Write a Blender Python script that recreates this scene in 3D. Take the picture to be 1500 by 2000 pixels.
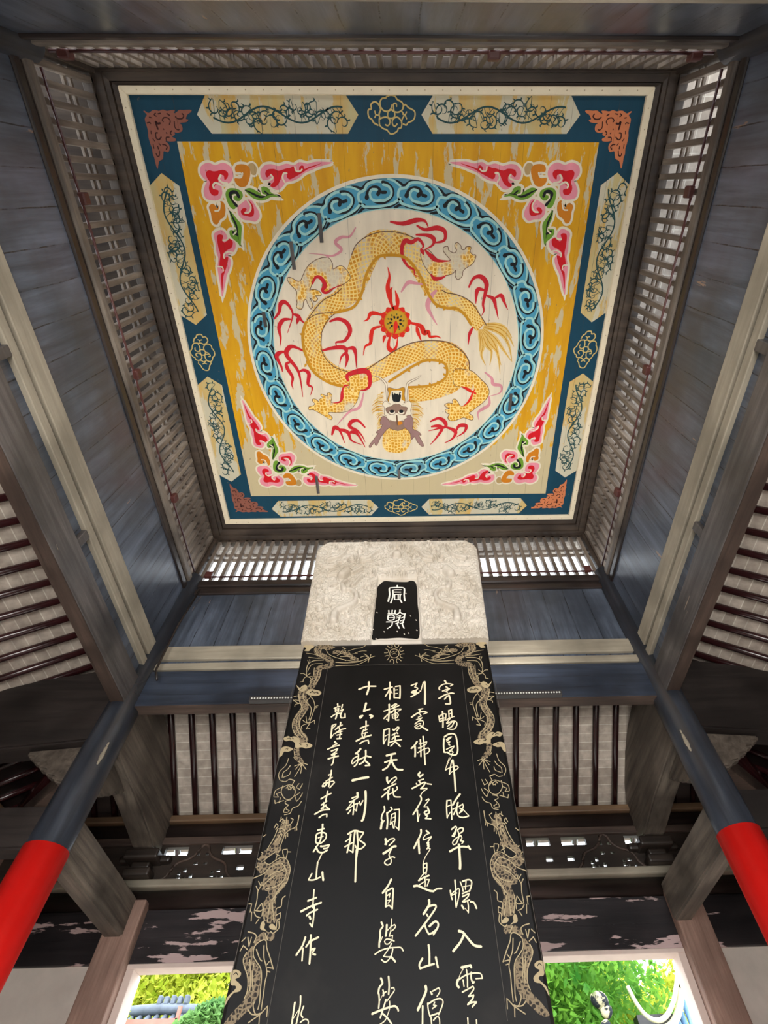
import bpy, bmesh, math, random
from mathutils import Vector, Matrix, noise
from mathutils.geometry import tessellate_polygon
random.seed(11)
for _o in list(bpy.data.objects): bpy.data.objects.remove(_o, do_unlink=True)
SC = bpy.context.scene
COL = SC.collection
Z0 = 1.5                                   # eye height; heights below are given from the eye

# ------------------------------------------------------------------ camera
cam = bpy.data.cameras.new('camera'); camo = bpy.data.objects.new('camera', cam); COL.objects.link(camo)
R3 = Matrix.Rotation(math.radians(-2.0006), 4, 'Z') @ Matrix.Rotation(math.radians(147.0475), 4, 'X') @ Matrix.Rotation(math.radians(-2.4759), 4, 'Z')
camo.matrix_world = Matrix.Translation((0, 0, Z0)) @ R3
cam.sensor_fit = 'AUTO'; cam.sensor_width = 36.0
cam.lens = 1003.94 / 2000 * 36.0
cam.shift_x = -68.87 / 2000; cam.shift_y = 18.74 / 2000
cam.clip_start = 0.02; cam.clip_end = 300
SC.camera = camo

# ------------------------------------------------------------------ sky, sun, area lamps
world = bpy.data.worlds.new('sky'); SC.world = world; world.use_nodes = True
bg = world.node_tree.nodes['Background']
bg.inputs[0].default_value = (0.86, 0.93, 1.0, 1); bg.inputs[1].default_value = 4.6
sun = bpy.data.lights.new('sun', 'SUN'); sun.energy = 2.0; sun.angle = 0.02; sun.color = (1, .95, .86)
suno = bpy.data.objects.new('sun', sun); COL.objects.link(suno)
suno.rotation_euler = (math.radians(42), 0, math.radians(-28)); suno.location = (0, -6, 12)
def area(name, loc, rot, sx, sy, e, col=(1, 1, 1)):
    l = bpy.data.lights.new(name, 'AREA'); l.shape = 'RECTANGLE'; l.size = sx; l.size_y = sy; l.energy = e; l.color = col
    o = bpy.data.objects.new(name, l); COL.objects.link(o); o.location = loc; o.rotation_euler = rot; return o
R = math.radians
area('daylight_front', (-.1, -4.2, .05), (R(180), 0, 0), 4.6, 3.4, 560, (1, .97, .92))        # added fill lamp facing up, standing in for bounce off the forecourt
for _x, _y, _rz in ((-.80, 3.06, 180), (.72, 3.06, 180), (-.80, -.54, 0), (.72, -.54, 0)):                      # rear pair at the LED bars; front pair added to even the ceiling light
    area('led_bar_light', (_x, _y+(-.1 if _rz else .1), 2.5+Z0), (R(162), 0, R(_rz)), .72, .05, 3.0, (1, .97, .93))
SC.view_settings.view_transform = 'Standard'; SC.view_settings.look = 'None'
SC.view_settings.exposure = 0.5; SC.view_settings.gamma = 1.0; SC.view_settings.use_curve_mapping = False
SC.render.film_transparent = False

# ------------------------------------------------------------------ materials
def srgb(r, g, b):
    f = lambda c: (c/12.92 if c <= .04045 else ((c+.055)/1.055)**2.4)
    return (f(r/255), f(g/255), f(b/255), 1)
class NT:
    def __init__(s, name):
        s.m = bpy.data.materials.new(name); s.m.use_nodes = True; s.t = s.m.node_tree; s.n = s.t.nodes; s.l = s.t.links
        s.b = s.n['Principled BSDF']; s.tc = s.n.new('ShaderNodeTexCoord')
    def link(s, a, b): s.l.new(a, b)
    def coord(s, scale):
        mp = s.n.new('ShaderNodeMapping'); mp.inputs['Scale'].default_value = scale; s.link(s.tc.outputs['Object'], mp.inputs[0]); return mp.outputs[0]
    def noise(s, scale, sc=1, detail=4, rough=.55, dist=0):
        n = s.n.new('ShaderNodeTexNoise'); n.inputs['Scale'].default_value = sc; n.inputs['Detail'].default_value = detail
        n.inputs['Roughness'].default_value = rough; n.inputs['Distortion'].default_value = dist
        s.link(s.coord(scale), n.inputs['Vector']); return n.outputs[0]
    def ramp(s, fac, stops, const=False):
        r = s.n.new('ShaderNodeValToRGB'); e = r.color_ramp.elements
        if const: r.color_ramp.interpolation = 'CONSTANT'
        while len(e) < len(stops): e.new(.5)
        for k, (p, c) in enumerate(stops):
            e[k].position = p; e[k].color = c if isinstance(c, tuple) else (c, c, c, 1)
        s.link(fac, r.inputs[0]); return r.outputs[0]
    def math(s, op, a, b=None, c=None):
        m = s.n.new('ShaderNodeMath'); m.operation = op
        for k, v in enumerate((a, b, c)):
            if v is None: continue
            if isinstance(v, (int, float)): m.inputs[k].default_value = v
            else: s.link(v, m.inputs[k])
        return m.outputs[0]
    def mix(s, fac, a, b):
        m = s.n.new('ShaderNodeMix'); m.data_type = 'RGBA'
        for k, v in ((0, fac), (6, a), (7, b)):
            if isinstance(v, (int, float, tuple)): m.inputs[k].default_value = v
            else: s.link(v, m.inputs[k])
        return m.outputs[2]
    def sep(s):
        q = s.n.new('ShaderNodeSeparateXYZ'); s.link(s.tc.outputs['Object'], q.inputs[0]); return q.outputs
    def bump(s, h, strength=.3, dist=.01):
        b = s.n.new('ShaderNodeBump'); b.inputs['Strength'].default_value = strength; b.inputs['Distance'].default_value = dist
        s.link(h, b.inputs['Height']); s.link(b.outputs[0], s.b.inputs['Normal'])
    def fin(s, col, rough=.6, spec=.5, metal=0, coat=0):
        for k, v in (('Base Color', col), ('Roughness', rough)):
            if isinstance(v, (int, float, tuple)): s.b.inputs[k].default_value = v
            else: s.link(v, s.b.inputs[k])
        s.b.inputs['Specular IOR Level'].default_value = spec; s.b.inputs['Metallic'].default_value = metal
        s.b.inputs['Coat Weight'].default_value = coat; s.b.inputs['Coat Roughness'].default_value = .2
        return s.m
def plain(name, col, rough=.6, spec=.5, metal=0, var=.15):
    t = NT(name); n = t.noise((1, 1, 1), 9, 5)
    c2 = tuple(max(0, x*(1-var)) for x in col[:3])+(1,); c1 = tuple(min(1, x*(1+var)) for x in col[:3])+(1,)
    return t.fin(t.ramp(n, [(.3, c2), (.7, c1)]), rough, spec, metal)
def wood(name, dark, light, axis='X', rough=.5, grain=22, seam=None, seam_axis='X', peel=None, peel_amt=.62, coat=0, spec=.5, bump=.25, seamdark=.25, chips=None):
    t = NT(name); k = 'XYZ'.index(axis)
    st = [1., 1., 1.]; st[k] = .07
    n = t.noise(tuple(st), grain, 6, .62, .4); big = t.noise((.5, .5, .5), 3.2, 4)
    c = t.ramp(n, [(.3, dark), (.7, light)])
    dk = tuple(x*.6 for x in dark[:3])+(1,)
    c = t.mix(t.ramp(big, [(.38, .75), (.62, 0.)]), c, dk)
    h = n
    if peel:
        st2 = [7., 7., 7.]; st2[k] = 1.2
        pn = t.noise(tuple(st2), 1.3, 6, .6); pm = t.ramp(pn, [(peel_amt, 0.), (peel_amt+.015, 1.)])
        c = t.mix(pm, c, peel); h = t.math('SUBTRACT', n, t.math('MULTIPLY', pm, .8))
    if chips:
        cn = t.noise((7, 7, 7), 2.1, 3, .5); cm = t.ramp(cn, [(.735, 0.), (.745, 1.)]); c = t.mix(cm, c, chips)
    if seam:
        x = t.sep()['XYZ'.index(seam_axis)]
        wob = t.math('MULTIPLY', t.noise((2, 2, 2), 1.5, 2), .02)
        fr = t.math('FRACT', t.math('DIVIDE', t.math('ADD', x, wob), seam))
        brk = t.noise(tuple([3., 3., 3.]), 2, 3)
        line = t.math('MULTIPLY', t.math('LESS_THAN', fr, .035), t.ramp(brk, [(.42, .25), (.55, 1.)]))
        c = t.mix(t.math('MULTIPLY', line, 1-seamdark), c, (.004, .004, .005, 1)); h = t.math('SUBTRACT', h, t.math('MULTIPLY', line, 2.))
    t.bump(h, bump, .008)
    rn = t.ramp(big, [(.3, rough*.8), (.7, min(1, rough*1.25))])
    return t.fin(c, rn, spec, 0, coat)
BLUE_D, BLUE_L = srgb(54, 61, 73), srgb(100, 110, 127)
M = {}
for ax in 'XY':
    M['board_'+ax] = wood('blue_black_board_'+ax, BLUE_D, BLUE_L, 'Z', .36, 16, .19, ax, srgb(140, 116, 100), .69, coat=.25, bump=.35, seamdark=.1, chips=None)
    M['beam_'+ax] = wood('weathered_grey_beam_'+ax, srgb(62, 58, 58), srgb(120, 114, 112), ax, .5, 20, None, ax, srgb(158, 142, 124), .7, coat=.1)
    M['strip_'+ax] = wood('pale_beige_strip_'+ax, srgb(146, 138, 122), srgb(178, 168, 150), ax, .65, 24, bump=.15)
    M['brown_'+ax] = wood('brown_timber_'+ax, srgb(52, 40, 35), srgb(98, 80, 70), ax, .6, 20)
    M['rail_'+ax] = wood('worn_rail_'+ax, srgb(70, 62, 58), srgb(150, 138, 124), ax, .5, 18, bump=.2)
    M['frame_'+ax] = wood('dark_frame_timber_'+ax, srgb(48, 38, 32), srgb(86, 72, 60), ax, .5, 20, bump=.2)
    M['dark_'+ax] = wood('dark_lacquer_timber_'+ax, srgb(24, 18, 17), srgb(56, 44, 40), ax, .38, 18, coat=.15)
    M['peel_'+ax] = wood('peeling_dark_lacquer_'+ax, srgb(24, 22, 25), srgb(52, 46, 48), ax, .42, 16, .155, 'Z', srgb(196, 172, 170), .575, coat=.1, seamdark=.3)
M['blue_beam_X'] = wood('blue_black_beam', srgb(34, 40, 52), srgb(62, 72, 90), 'X', .35, 16, .1, 'Z', srgb(190, 180, 172), .72, coat=.3, seamdark=.3)
M['tie'] = wood('dark_brown_tie', srgb(60, 52, 46), srgb(130, 118, 106), 'Y', .58, 20, None, 'Y', srgb(170, 150, 126), .745)
M['tie_X'] = wood('dark_brown_tie_across', srgb(24, 19, 18), srgb(58, 49, 46), 'X', .58, 20, None, 'X', srgb(150, 132, 110), .76)  # darker copy of the tie timber, corner-bay shade put into its colour
M['column'] = wood('blue_black_column', srgb(36, 40, 49), srgb(74, 81, 94), 'Z', .32, 14, None, 'Z', srgb(150, 140, 128), .76, coat=.35)
M['slat'] = wood('grey_brown_slat', srgb(82, 70, 62), srgb(146, 132, 118), 'Z', .55, 22, bump=.2)
M['rafter_X'] = wood('maroon_rafter_lacquer_X', srgb(36, 14, 16), srgb(66, 28, 30), 'X', .22, 10, coat=.5)
M['rafter_Y'] = wood('maroon_rafter_lacquer_Y', srgb(36, 14, 16), srgb(66, 28, 30), 'Y', .22, 10, coat=.5)
M['post'] = wood('reddish_brown_post', srgb(132, 104, 92), srgb(178, 146, 130), 'Z', .7, 30, bump=.15)
M['cloudboard'] = wood('carved_dark_board', srgb(34, 28, 25), srgb(70, 58, 50), 'X', .45, 16)
M['red'] = plain('red_lacquer_wrap', srgb(246, 30, 26), .34, .4, 0, .04)
M['conduit'] = plain('red_brown_conduit', srgb(78, 40, 36), .45)
M['plaster'] = plain('white_plaster', srgb(212, 204, 194), .85, .3, 0, .06)
M['plaster_pink'] = plain('pinkish_plaster_reveal', srgb(222, 204, 194), .85, .3, 0, .05)
M['stonefloor'] = plain('stone_paving', srgb(176, 170, 160), .7, .3, 0, .12)
M['tile'] = plain('grey_roof_tile', srgb(96, 104, 116), .7, .3, 0, .25)
M['tileblue'] = plain('blue_grey_roof_tile', srgb(112, 150, 190), .6, .3, 0, .2)
M['lime'] = plain('lime_ridge', srgb(214, 208, 176), .7, .3, 0, .06)
M['housing'] = plain('grey_metal_housing', srgb(70, 68, 68), .4, .5, .3)
M['lens'] = plain('white_lens', srgb(235, 235, 230), .3)
M['redframe'] = plain('red_painted_frame', srgb(190, 110, 96), .6)
def brickmat():
    t = NT('grey_brick_soffit'); b = t.n.new('ShaderNodeTexBrick'); t.link(t.coord((1, 1, 1)), b.inputs['Vector'])
    b.offset = 0.0; b.inputs['Scale'].default_value = 1; b.inputs['Brick Width'].default_value = .169; b.inputs['Row Height'].default_value = .0765
    b.inputs['Mortar Size'].default_value = .0035; b.inputs['Mortar Smooth'].default_value = .1; b.inputs['Bias'].default_value = 0
    b.inputs['Color1'].default_value = srgb(178, 166, 154); b.inputs['Color2'].default_value = srgb(206, 194, 182); b.inputs['Mortar'].default_value = srgb(226, 220, 208)
    n = t.noise((1, 1, 1), 14, 5); c = t.mix(t.ramp(n, [(.3, .55), (.7, 0.)]), b.outputs[0], srgb(118, 108, 100))
    return t.fin(c, .85, .2)
M['brick'] = brickmat()
def leafmat(name, a, b, tr=.5):
    t = NT(name); n = t.noise((1, 1, 1), 2.2, 4); c = t.ramp(n, [(.32, a), (.68, b)])
    m = t.fin(c, .6, .2)
    td = t.n.new('ShaderNodeBsdfTranslucent'); t.link(c, td.inputs[0]); mx = t.n.new('ShaderNodeMixShader'); mx.inputs[0].default_value = tr
    out = t.n['Material Output']; t.link(t.b.outputs[0], mx.inputs[1]); t.link(td.outputs[0], mx.inputs[2]); t.link(mx.outputs[0], out.inputs[0]); return m
M['leaf_yellow'] = leafmat('yellow_green_leaves', srgb(136, 156, 40), srgb(206, 206, 84))
M['leaf_green'] = leafmat('fresh_green_leaves', srgb(58, 120, 44), srgb(128, 176, 66))
M['leaf_deep'] = leafmat('deep_green_leaves', srgb(70, 118, 66), srgb(136, 176, 104))
M['bark'] = plain('tree_bark', srgb(128, 96, 74), .8, .2, 0, .3)
# ---- painted ceiling colours (paint over planks, worn where it has flaked)
def paint(name, col, wear=.66, wearcol=srgb(190, 184, 160), edge=0, alt=None, ws=(3.0, .75, 1)):
    t = NT('ceiling_paint_'+name)
    n = t.noise(ws, 2.0, 7, .62); f = n
    if edge:
        y = t.sep()[1]; x = t.sep()[0]
        e = t.ramp(t.math('DIVIDE', t.math('ADD', y, .1), 1.55), [(0., 0.), (.55, .05), (.9, 1.)])
        f = t.math('ADD', n, t.math('MULTIPLY', e, edge))
    m = t.ramp(f, [(wear, 0.), (wear+.02, .85)])
    big = t.noise((6, 1.2, 1), 1.6, 4)
    c0 = t.mix(t.ramp(big, [(.35, .6), (.65, 0.)]), col, alt or tuple(x*.78 for x in col[:3])+(1,))
    c = t.mix(m, c0, wearcol)
    sp = t.ramp(t.noise((18, 12, 1), 1.5, 3), [(.70, 0.), (.72, .5)]); c = t.mix(sp, c, srgb(120, 105, 85))
    x = t.sep()[0]; fr = t.math('FRACT', t.math('ADD', t.math('MULTIPLY', x, 6.1), t.math('MULTIPLY', t.noise((.4, .4, 1), 2, 2), .25)))
    ln = t.math('MULTIPLY', t.math('LESS_THAN', fr, .018), t.ramp(t.noise((2, 1.2, 1), 1.7, 2), [(.45, 0.), (.6, .55)]))
    c = t.mix(ln, c, srgb(70, 55, 40))
    return t.fin(c, .55, .3)
for k, v in dict(teal=(15, 66, 88), white=(238, 226, 200), pink=(240, 150, 165), red=(214, 16, 32), orange=(214, 130, 24), tan=(190, 160, 110), green=(112, 158, 48), ink=(18, 22, 28),
                 copper=(214, 128, 84), dark=(64, 26, 22), cream=(214, 190, 120), teal2=(76, 158, 190), aqua=(164, 216, 214), ringbase=(92, 150, 172), brown=(112, 80, 60),
                 ochre=(206, 146, 30), hair=(232, 196, 116), ivory=(240, 228, 204), taupe=(150, 120, 104), mauve=(160, 124, 120), vermil=(226, 40, 24), gold=(206, 160, 40), olive=(110, 104, 40),
                 crimson=(208, 32, 44), rose=(222, 150, 160), disc=(236, 222, 198), hexy=(200, 188, 140), copper2=(150, 92, 76), vine=(36, 76, 78)).items():
    M['p_'+k] = paint(k, srgb(*v), {'teal': .74, 'hexy': .52, 'copper': .78, 'ink': .9, 'teal2': .74, 'aqua': .8, 'disc': .72, 'vine': .72, 'cream': .8}.get(k, .78),
                      {'hexy': srgb(204, 200, 180), 'disc': srgb(206, 194, 172)}.get(k, srgb(190, 186, 166)), {'hexy': .06}.get(k, 0), {'hexy': srgb(218, 160, 44)}.get(k))
M['p_yellow'] = paint('yellow', srgb(222, 166, 22), .55, srgb(200, 190, 158), .34, srgb(200, 136, 16), (6.5, 1.5, 1))
M['p_nail'] = plain('dull_nail_heads', srgb(190, 170, 140), .5)
M['purlincap'] = wood('brown_purlin_cap', srgb(92, 70, 52), srgb(140, 112, 84), 'X', .5, 18)
M['p_trim'] = plain('cream_trim_wood', srgb(232, 218, 190), .6, .3, 0, .05)
def scalemat(net_=True):
    t = NT('ceiling_paint_scales' if net_ else 'ceiling_paint_scale_ground'); v = t.n.new('ShaderNodeTexVoronoi'); v.feature = 'DISTANCE_TO_EDGE'; v.inputs['Scale'].default_value = 34; v.inputs['Randomness'].default_value = .5
    t.link(t.coord((1, 1, .01)), v.inputs['Vector'])
    net = t.ramp(v.outputs[0], [(.09, 1.), (.15, 0.)])
    cen = t.ramp(v.outputs[0], [(.2, 0.), (.42, 1.)])
    c = t.mix(cen, srgb(222, 160, 44), srgb(200, 140, 30)); c = t.mix(net, c, srgb(250, 216, 132)) if net_ else t.ramp(t.noise((9, 9, 1), 2, 4), [(.35, srgb(198, 130, 22)), (.65, srgb(224, 158, 40))])
    w = t.ramp(t.math('ADD', t.noise((3.2, 2.0, 1), 1.6, 7, .65), t.ramp(t.math('ADD', t.math('MULTIPLY', t.sep()[1], .6), .6), [(.05, .11), (.75, .0)])), [(.55, 0.), (.63, .85)]); c = t.mix(w, c, srgb(214, 206, 186))
    return t.fin(c, .55, .3)
M['p_scale'] = scalemat(); M['p_ground'] = scalemat(False); M['p_net'] = paint('net', srgb(248, 214, 128), .8)
# ---- stele
def stonemat():
    t = NT('black_polished_stone'); n = t.noise((1, 1, 1), 3, 6, .6); c = t.ramp(n, [(.35, srgb(12, 11, 10)), (.6, srgb(19, 17, 16)), (.78, srgb(38, 36, 34))])
    return t.fin(c, t.ramp(n, [(.3, .42), (.7, .6)]), .22)
M['stone'] = stonemat()
M['chalk'] = plain('cream_filled_engraving', srgb(226, 212, 180), .8, .2, 0, .06)
M['white2'] = plain('white_filled_engraving', srgb(240, 236, 226), .8, .2, 0, .03)
M['engr'] = plain('cream_engraved_line', srgb(166, 150, 118), .8, .2, 0, .15)
M['faint'] = plain('faint_scored_line', srgb(84, 80, 74), .8, .2, 0, .1)
def dragmat():
    t = NT('engraved_scale_texture'); v = t.n.new('ShaderNodeTexVoronoi'); v.feature = 'DISTANCE_TO_EDGE'; v.inputs['Scale'].default_value = 95; v.inputs['Randomness'].default_value = .7
    t.link(t.coord((1, .01, 1)), v.inputs['Vector'])
    c = t.ramp(v.outputs[0], [(.06, srgb(128, 112, 88)), (.16, srgb(40, 34, 29))]); return t.fin(c, .7, .3)
M['drag'] = dragmat()
def marblemat():
    t = NT('pale_carved_marble'); n = t.noise((1, 1, 1), 5, 6, .6); c = t.ramp(n, [(.3, srgb(176, 164, 146)), (.6, srgb(206, 198, 186))])
    z = t.sep()[2]; st = t.math('MULTIPLY', t.math('LESS_THAN', z, t.math('ADD', t.math('MULTIPLY', t.noise((9, 1, 1), 1.4, 3), .05), .012)), t.ramp(t.noise((4, 4, 4), 1.5, 3), [(.5, 0.), (.6, .8)]))
    c = t.mix(st, c, srgb(186, 122, 70)); t.bump(t.noise((1, 1, 1), 60, 4), .15, .004); return t.fin(c, .6, .35)
M['marble'] = marblemat()

# ------------------------------------------------------------------ builders
W = {}
def solo(name, bm, mats, label=None, cat=None, group=None, kind=None, loc=None, smooth=False):
    """a top-level object of one mesh; its origin sits under the middle of its base"""
    if loc is None:
        xs = [v.co for v in bm.verts]; lo = [min(c[k] for c in xs) for k in range(3)]; hi = [max(c[k] for c in xs) for k in range(3)]
        loc = ((lo[0]+hi[0])/2, (lo[1]+hi[1])/2, lo[2])
    me = bpy.data.meshes.new(name); bmesh.ops.translate(bm, verts=bm.verts, vec=-Vector(loc)); bm.normal_update(); bm.to_mesh(me); bm.free()
    for m in (mats if isinstance(mats, (list, tuple)) else [mats]): me.materials.append(m)
    if smooth:
        for p in me.polygons: p.use_smooth = True
    o = bpy.data.objects.new(name, me); COL.objects.link(o); o.location = loc
    if kind: o['kind'] = kind
    if label: o['label'] = label; o['category'] = cat
    if group: o['group'] = group
    return o
def empty(name, loc, label, cat, group=None):
    o = bpy.data.objects.new(name, None); o.empty_display_size = .1; COL.objects.link(o); o.location = loc
    o['label'] = label; o['category'] = cat
    if group: o['group'] = group
    W[o.name] = Vector(loc); return o
def part(name, bm, mats, root, smooth=False):
    me = bpy.data.meshes.new(name); bmesh.ops.translate(bm, verts=bm.verts, vec=-W[root.name]); bm.normal_update(); bm.to_mesh(me); bm.free()
    for m in (mats if isinstance(mats, (list, tuple)) else [mats]): me.materials.append(m)
    if smooth:
        for p in me.polygons: p.use_smooth = True
    o = bpy.data.objects.new(name, me); COL.objects.link(o); o.parent = root; W[o.name] = W[root.name]; return o
def BM(): return bmesh.new()
def box(bm, x0, x1, y0, y1, z0, z1, bev=0, mi=0):
    if x0 > x1: x0, x1 = x1, x0
    if y0 > y1: y0, y1 = y1, y0
    vs = [bm.verts.new((x, y, z)) for z in (z0, z1) for y in (y0, y1) for x in (x0, x1)]
    fs = [bm.faces.new([vs[i] for i in q]) for q in ((0, 2, 3, 1), (4, 5, 7, 6), (0, 1, 5, 4), (2, 6, 7, 3), (0, 4, 6, 2), (1, 3, 7, 5))]
    for f in fs: f.material_index = mi
    if bev:
        es = list({e for f in fs for e in f.edges}); r = bmesh.ops.bevel(bm, geom=es, offset=bev, segments=2, affect='EDGES', profile=.5)
        for f in r['faces']: f.material_index = mi
    return vs
def tube(bm, pts, r, seg=10, caps=True, mi=0):
    pts = [Vector(p) for p in pts]; rr = r if isinstance(r, (list, tuple)) else [r]*len(pts); rings = []
    for i, p in enumerate(pts):
        d = (pts[min(i+1, len(pts)-1)]-pts[max(i-1, 0)]).normalized()
        a = Vector((0, 0, 1)) if abs(d.z) < .9 else Vector((1, 0, 0)); u = d.cross(a).normalized(); v = d.cross(u)
        rings.append([bm.verts.new(p+(u*math.cos(t)+v*math.sin(t))*rr[i]) for t in [2*math.pi*k/seg for k in range(seg)]])
    for a, b in zip(rings, rings[1:]):
        for k in range(seg):
            f = bm.faces.new((a[k], a[(k+1) % seg], b[(k+1) % seg], b[k])); f.smooth = True; f.material_index = mi
    if caps:
        for q in (rings[0][::-1], rings[-1]): bm.faces.new(q).material_index = mi
def prism(bm, poly, axis, a, b, bev=0, mi=0):
    """poly: list of 2D points; extruded along axis from a to b (other two axes in xyz order)"""
    def mk(p, t):
        q = list(p); q.insert('xyz'.index(axis), t); return bm.verts.new(q)
    A = [mk(p, a) for p in poly]; B = [mk(p, b) for p in poly]; n = len(poly); fs = []
    fs.append(bm.faces.new(A)); fs.append(bm.faces.new(B[::-1]))
    for k in range(n): fs.append(bm.faces.new((A[k], B[k], B[(k+1) % n], A[(k+1) % n])))
    for f in fs: f.material_index = mi
    bmesh.ops.recalc_face_normals(bm, faces=fs)
    if bev: bmesh.ops.bevel(bm, geom=list({e for f in fs for e in f.edges}), offset=bev, segments=2, affect='EDGES')
def cr(P, closed=False, sub=5):
    n = len(P); out = []
    if n < 3 and not closed: return [Vector(p) for p in P]
    for i in range(n if closed else n-1):
        g = (lambda k: P[k % n]) if closed else (lambda k: P[min(max(k, 0), n-1)])
        p0, p1, p2, p3 = (Vector(g(i+k)) for k in (-1, 0, 1, 2))
        for s in range(sub):
            t = s/sub; out.append(.5*((2*p1)+(p2-p0)*t+(2*p0-5*p1+4*p2-p3)*t*t+(3*p1-3*p2+p3-p0)*t**3))
    if not closed: out.append(Vector(P[-1]))
    return out
class Flat:
    """flat painted shapes; f maps (u, v, layer) to a 3D point"""
    def __init__(s, f): s.bm = BM(); s.f0 = f; s.mats = []; s.idx = {}; s.q = 0
    def f(s, u, v, z): return s.f0(u, v, z+(s.q % 31)*.015)
    def mi(s, m):
        if m not in s.idx: s.idx[m] = len(s.mats); s.mats.append(M[m])
        return s.idx[m]
    def poly(s, P, z, m, smooth=True, sub=4):
        s.q += 1
        Q = cr(P, True, sub) if smooth else [Vector(p) for p in P]
        vs = [s.bm.verts.new(s.f(p[0], p[1], z)) for p in Q]
        for t in tessellate_polygon([[Vector((p[0], p[1], 0)) for p in Q]]):
            try: s.bm.faces.new([vs[k] for k in t]).material_index = s.mi(m)
            except ValueError: pass
    def strip(s, Q, ws, z, m, closed=False, cap=False):
        s.q += 1
        n = len(Q); L = []; Rr = []; mi = s.mi(m)
        for i in range(n):
            a = Q[(i-1) % n] if closed else Q[max(i-1, 0)]; b = Q[(i+1) % n] if closed else Q[min(i+1, n-1)]
            d = (b-a); d = d.normalized() if d.length > 1e-9 else Vector((1, 0)); nn = Vector((-d.y, d.x)); w = ws[i]/2
            L.append(s.bm.verts.new(s.f(*(Q[i]+nn*w), z))); Rr.append(s.bm.verts.new(s.f(*(Q[i]-nn*w), z)))
        for i in range(n if closed else n-1):
            j = (i+1) % n; s.bm.faces.new((L[i], L[j], Rr[j], Rr[i])).material_index = mi
        if cap:
            for i in (0, n-1): s.disc(Q[i], ws[i]/2*.98, z, m)
    def disc(s, c, r, z, m, seg=10):
        s.q += 1
        s.bm.faces.new([s.bm.verts.new(s.f(c[0]+r*math.cos(6.28319*k/seg), c[1]+r*math.sin(6.28319*k/seg), z)) for k in range(seg)]).material_index = s.mi(m)
    def rib(s, P, w, z, m, mode='R', sub=5):
        P = [Vector(p) for p in P]; Q = cr(P, False, sub); n = len(Q)
        if n == 2: Q = [P[0].lerp(P[1], k/4) for k in range(5)]; n = 5
        t = [k/(n-1) for k in range(n)]
        if mode == 'T': ws = [w*(.35+.65*min(1, 3*a))*(1 if a < .45 else max(.12, 1-(a-.45)/.55*.9)) for a in t] if True else 0
        else: ws = [w]*n
        s.strip(Q, ws, z, m, cap=(mode == 'R'))
    def brush(s, P, w, z, m):
        P = [Vector(p) for p in P]; segs = [[P[0]]]
        for i in range(1, len(P)):
            segs[-1].append(P[i])
            if i < len(P)-1:
                a = (P[i]-P[i-1]); b = (P[i+1]-P[i])
                if a.length > 1e-6 and b.length > 1e-6 and a.normalized().dot(b.normalized()) < .25: segs.append([P[i]])
        tot = len(segs)
        for k, sg in enumerate(segs):
            Q = cr(sg, False, 4); n = len(Q)
            if n == 2: Q = [sg[0].lerp(sg[1], j/3) for j in range(4)]; n = 4
            ws = []
            for j in range(n):
                g = (k+j/(n-1))/tot; ws.append(w*(1.04-.16*math.sin(g*math.pi)-(.22*max(0, g-.75)*4*.5)))
            s.strip(Q, ws, z, m, cap=True)
    def done(s, name, root): return part(name, s.bm, s.mats, root)

# ------------------------------------------------------------------ the pavilion: frames of its four sides
XL, XR, YF, YB = -2.10, 1.90, -.70, 3.17          # column centres of the inner well
DO = 1.25                                          # from the well to the outer posts
SIDE = dict(back=(lambda s, d, z: (s, YB+d, z+Z0)), front=(lambda s, d, z: (s, YF-d, z+Z0)),
            left=(lambda s, d, z: (XL-d, s, z+Z0)), right=(lambda s, d, z: (XR+d, s, z+Z0)))
def rng(side): return (XL, XR) if side in ('back', 'front') else (YF, YB)
def ax(side): return 'X' if side in ('back', 'front') else 'Y'
def sbox(bm, side, s0, s1, d0, d1, z0, z1, bev=0, mi=0):
    a = SIDE[side](s0, d0, z0); b = SIDE[side](s1, d1, z1); box(bm, a[0], b[0], a[1], b[1], a[2], b[2], bev, mi)
def stube(bm, side, s0, s1, d, z, r, seg=14, mi=0): tube(bm, [SIDE[side](s0, d, z), SIDE[side](s1, d, z)], r, seg, True, mi)
WHERE = dict(back='behind the stele', left='on the left', right='on the right', front='above the camera')

# floor and ground
b = BM(); box(b, XL-1.6, XR+1.6, YF-1.6, YB+1.6, -.12, 0); solo('floor', b, M['stonefloor'], kind='structure')
b = BM(); box(b, -30, 30, -20, 40, -.3, -.14); solo('floor_courtyard', b, M['stonefloor'], kind='structure')

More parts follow.
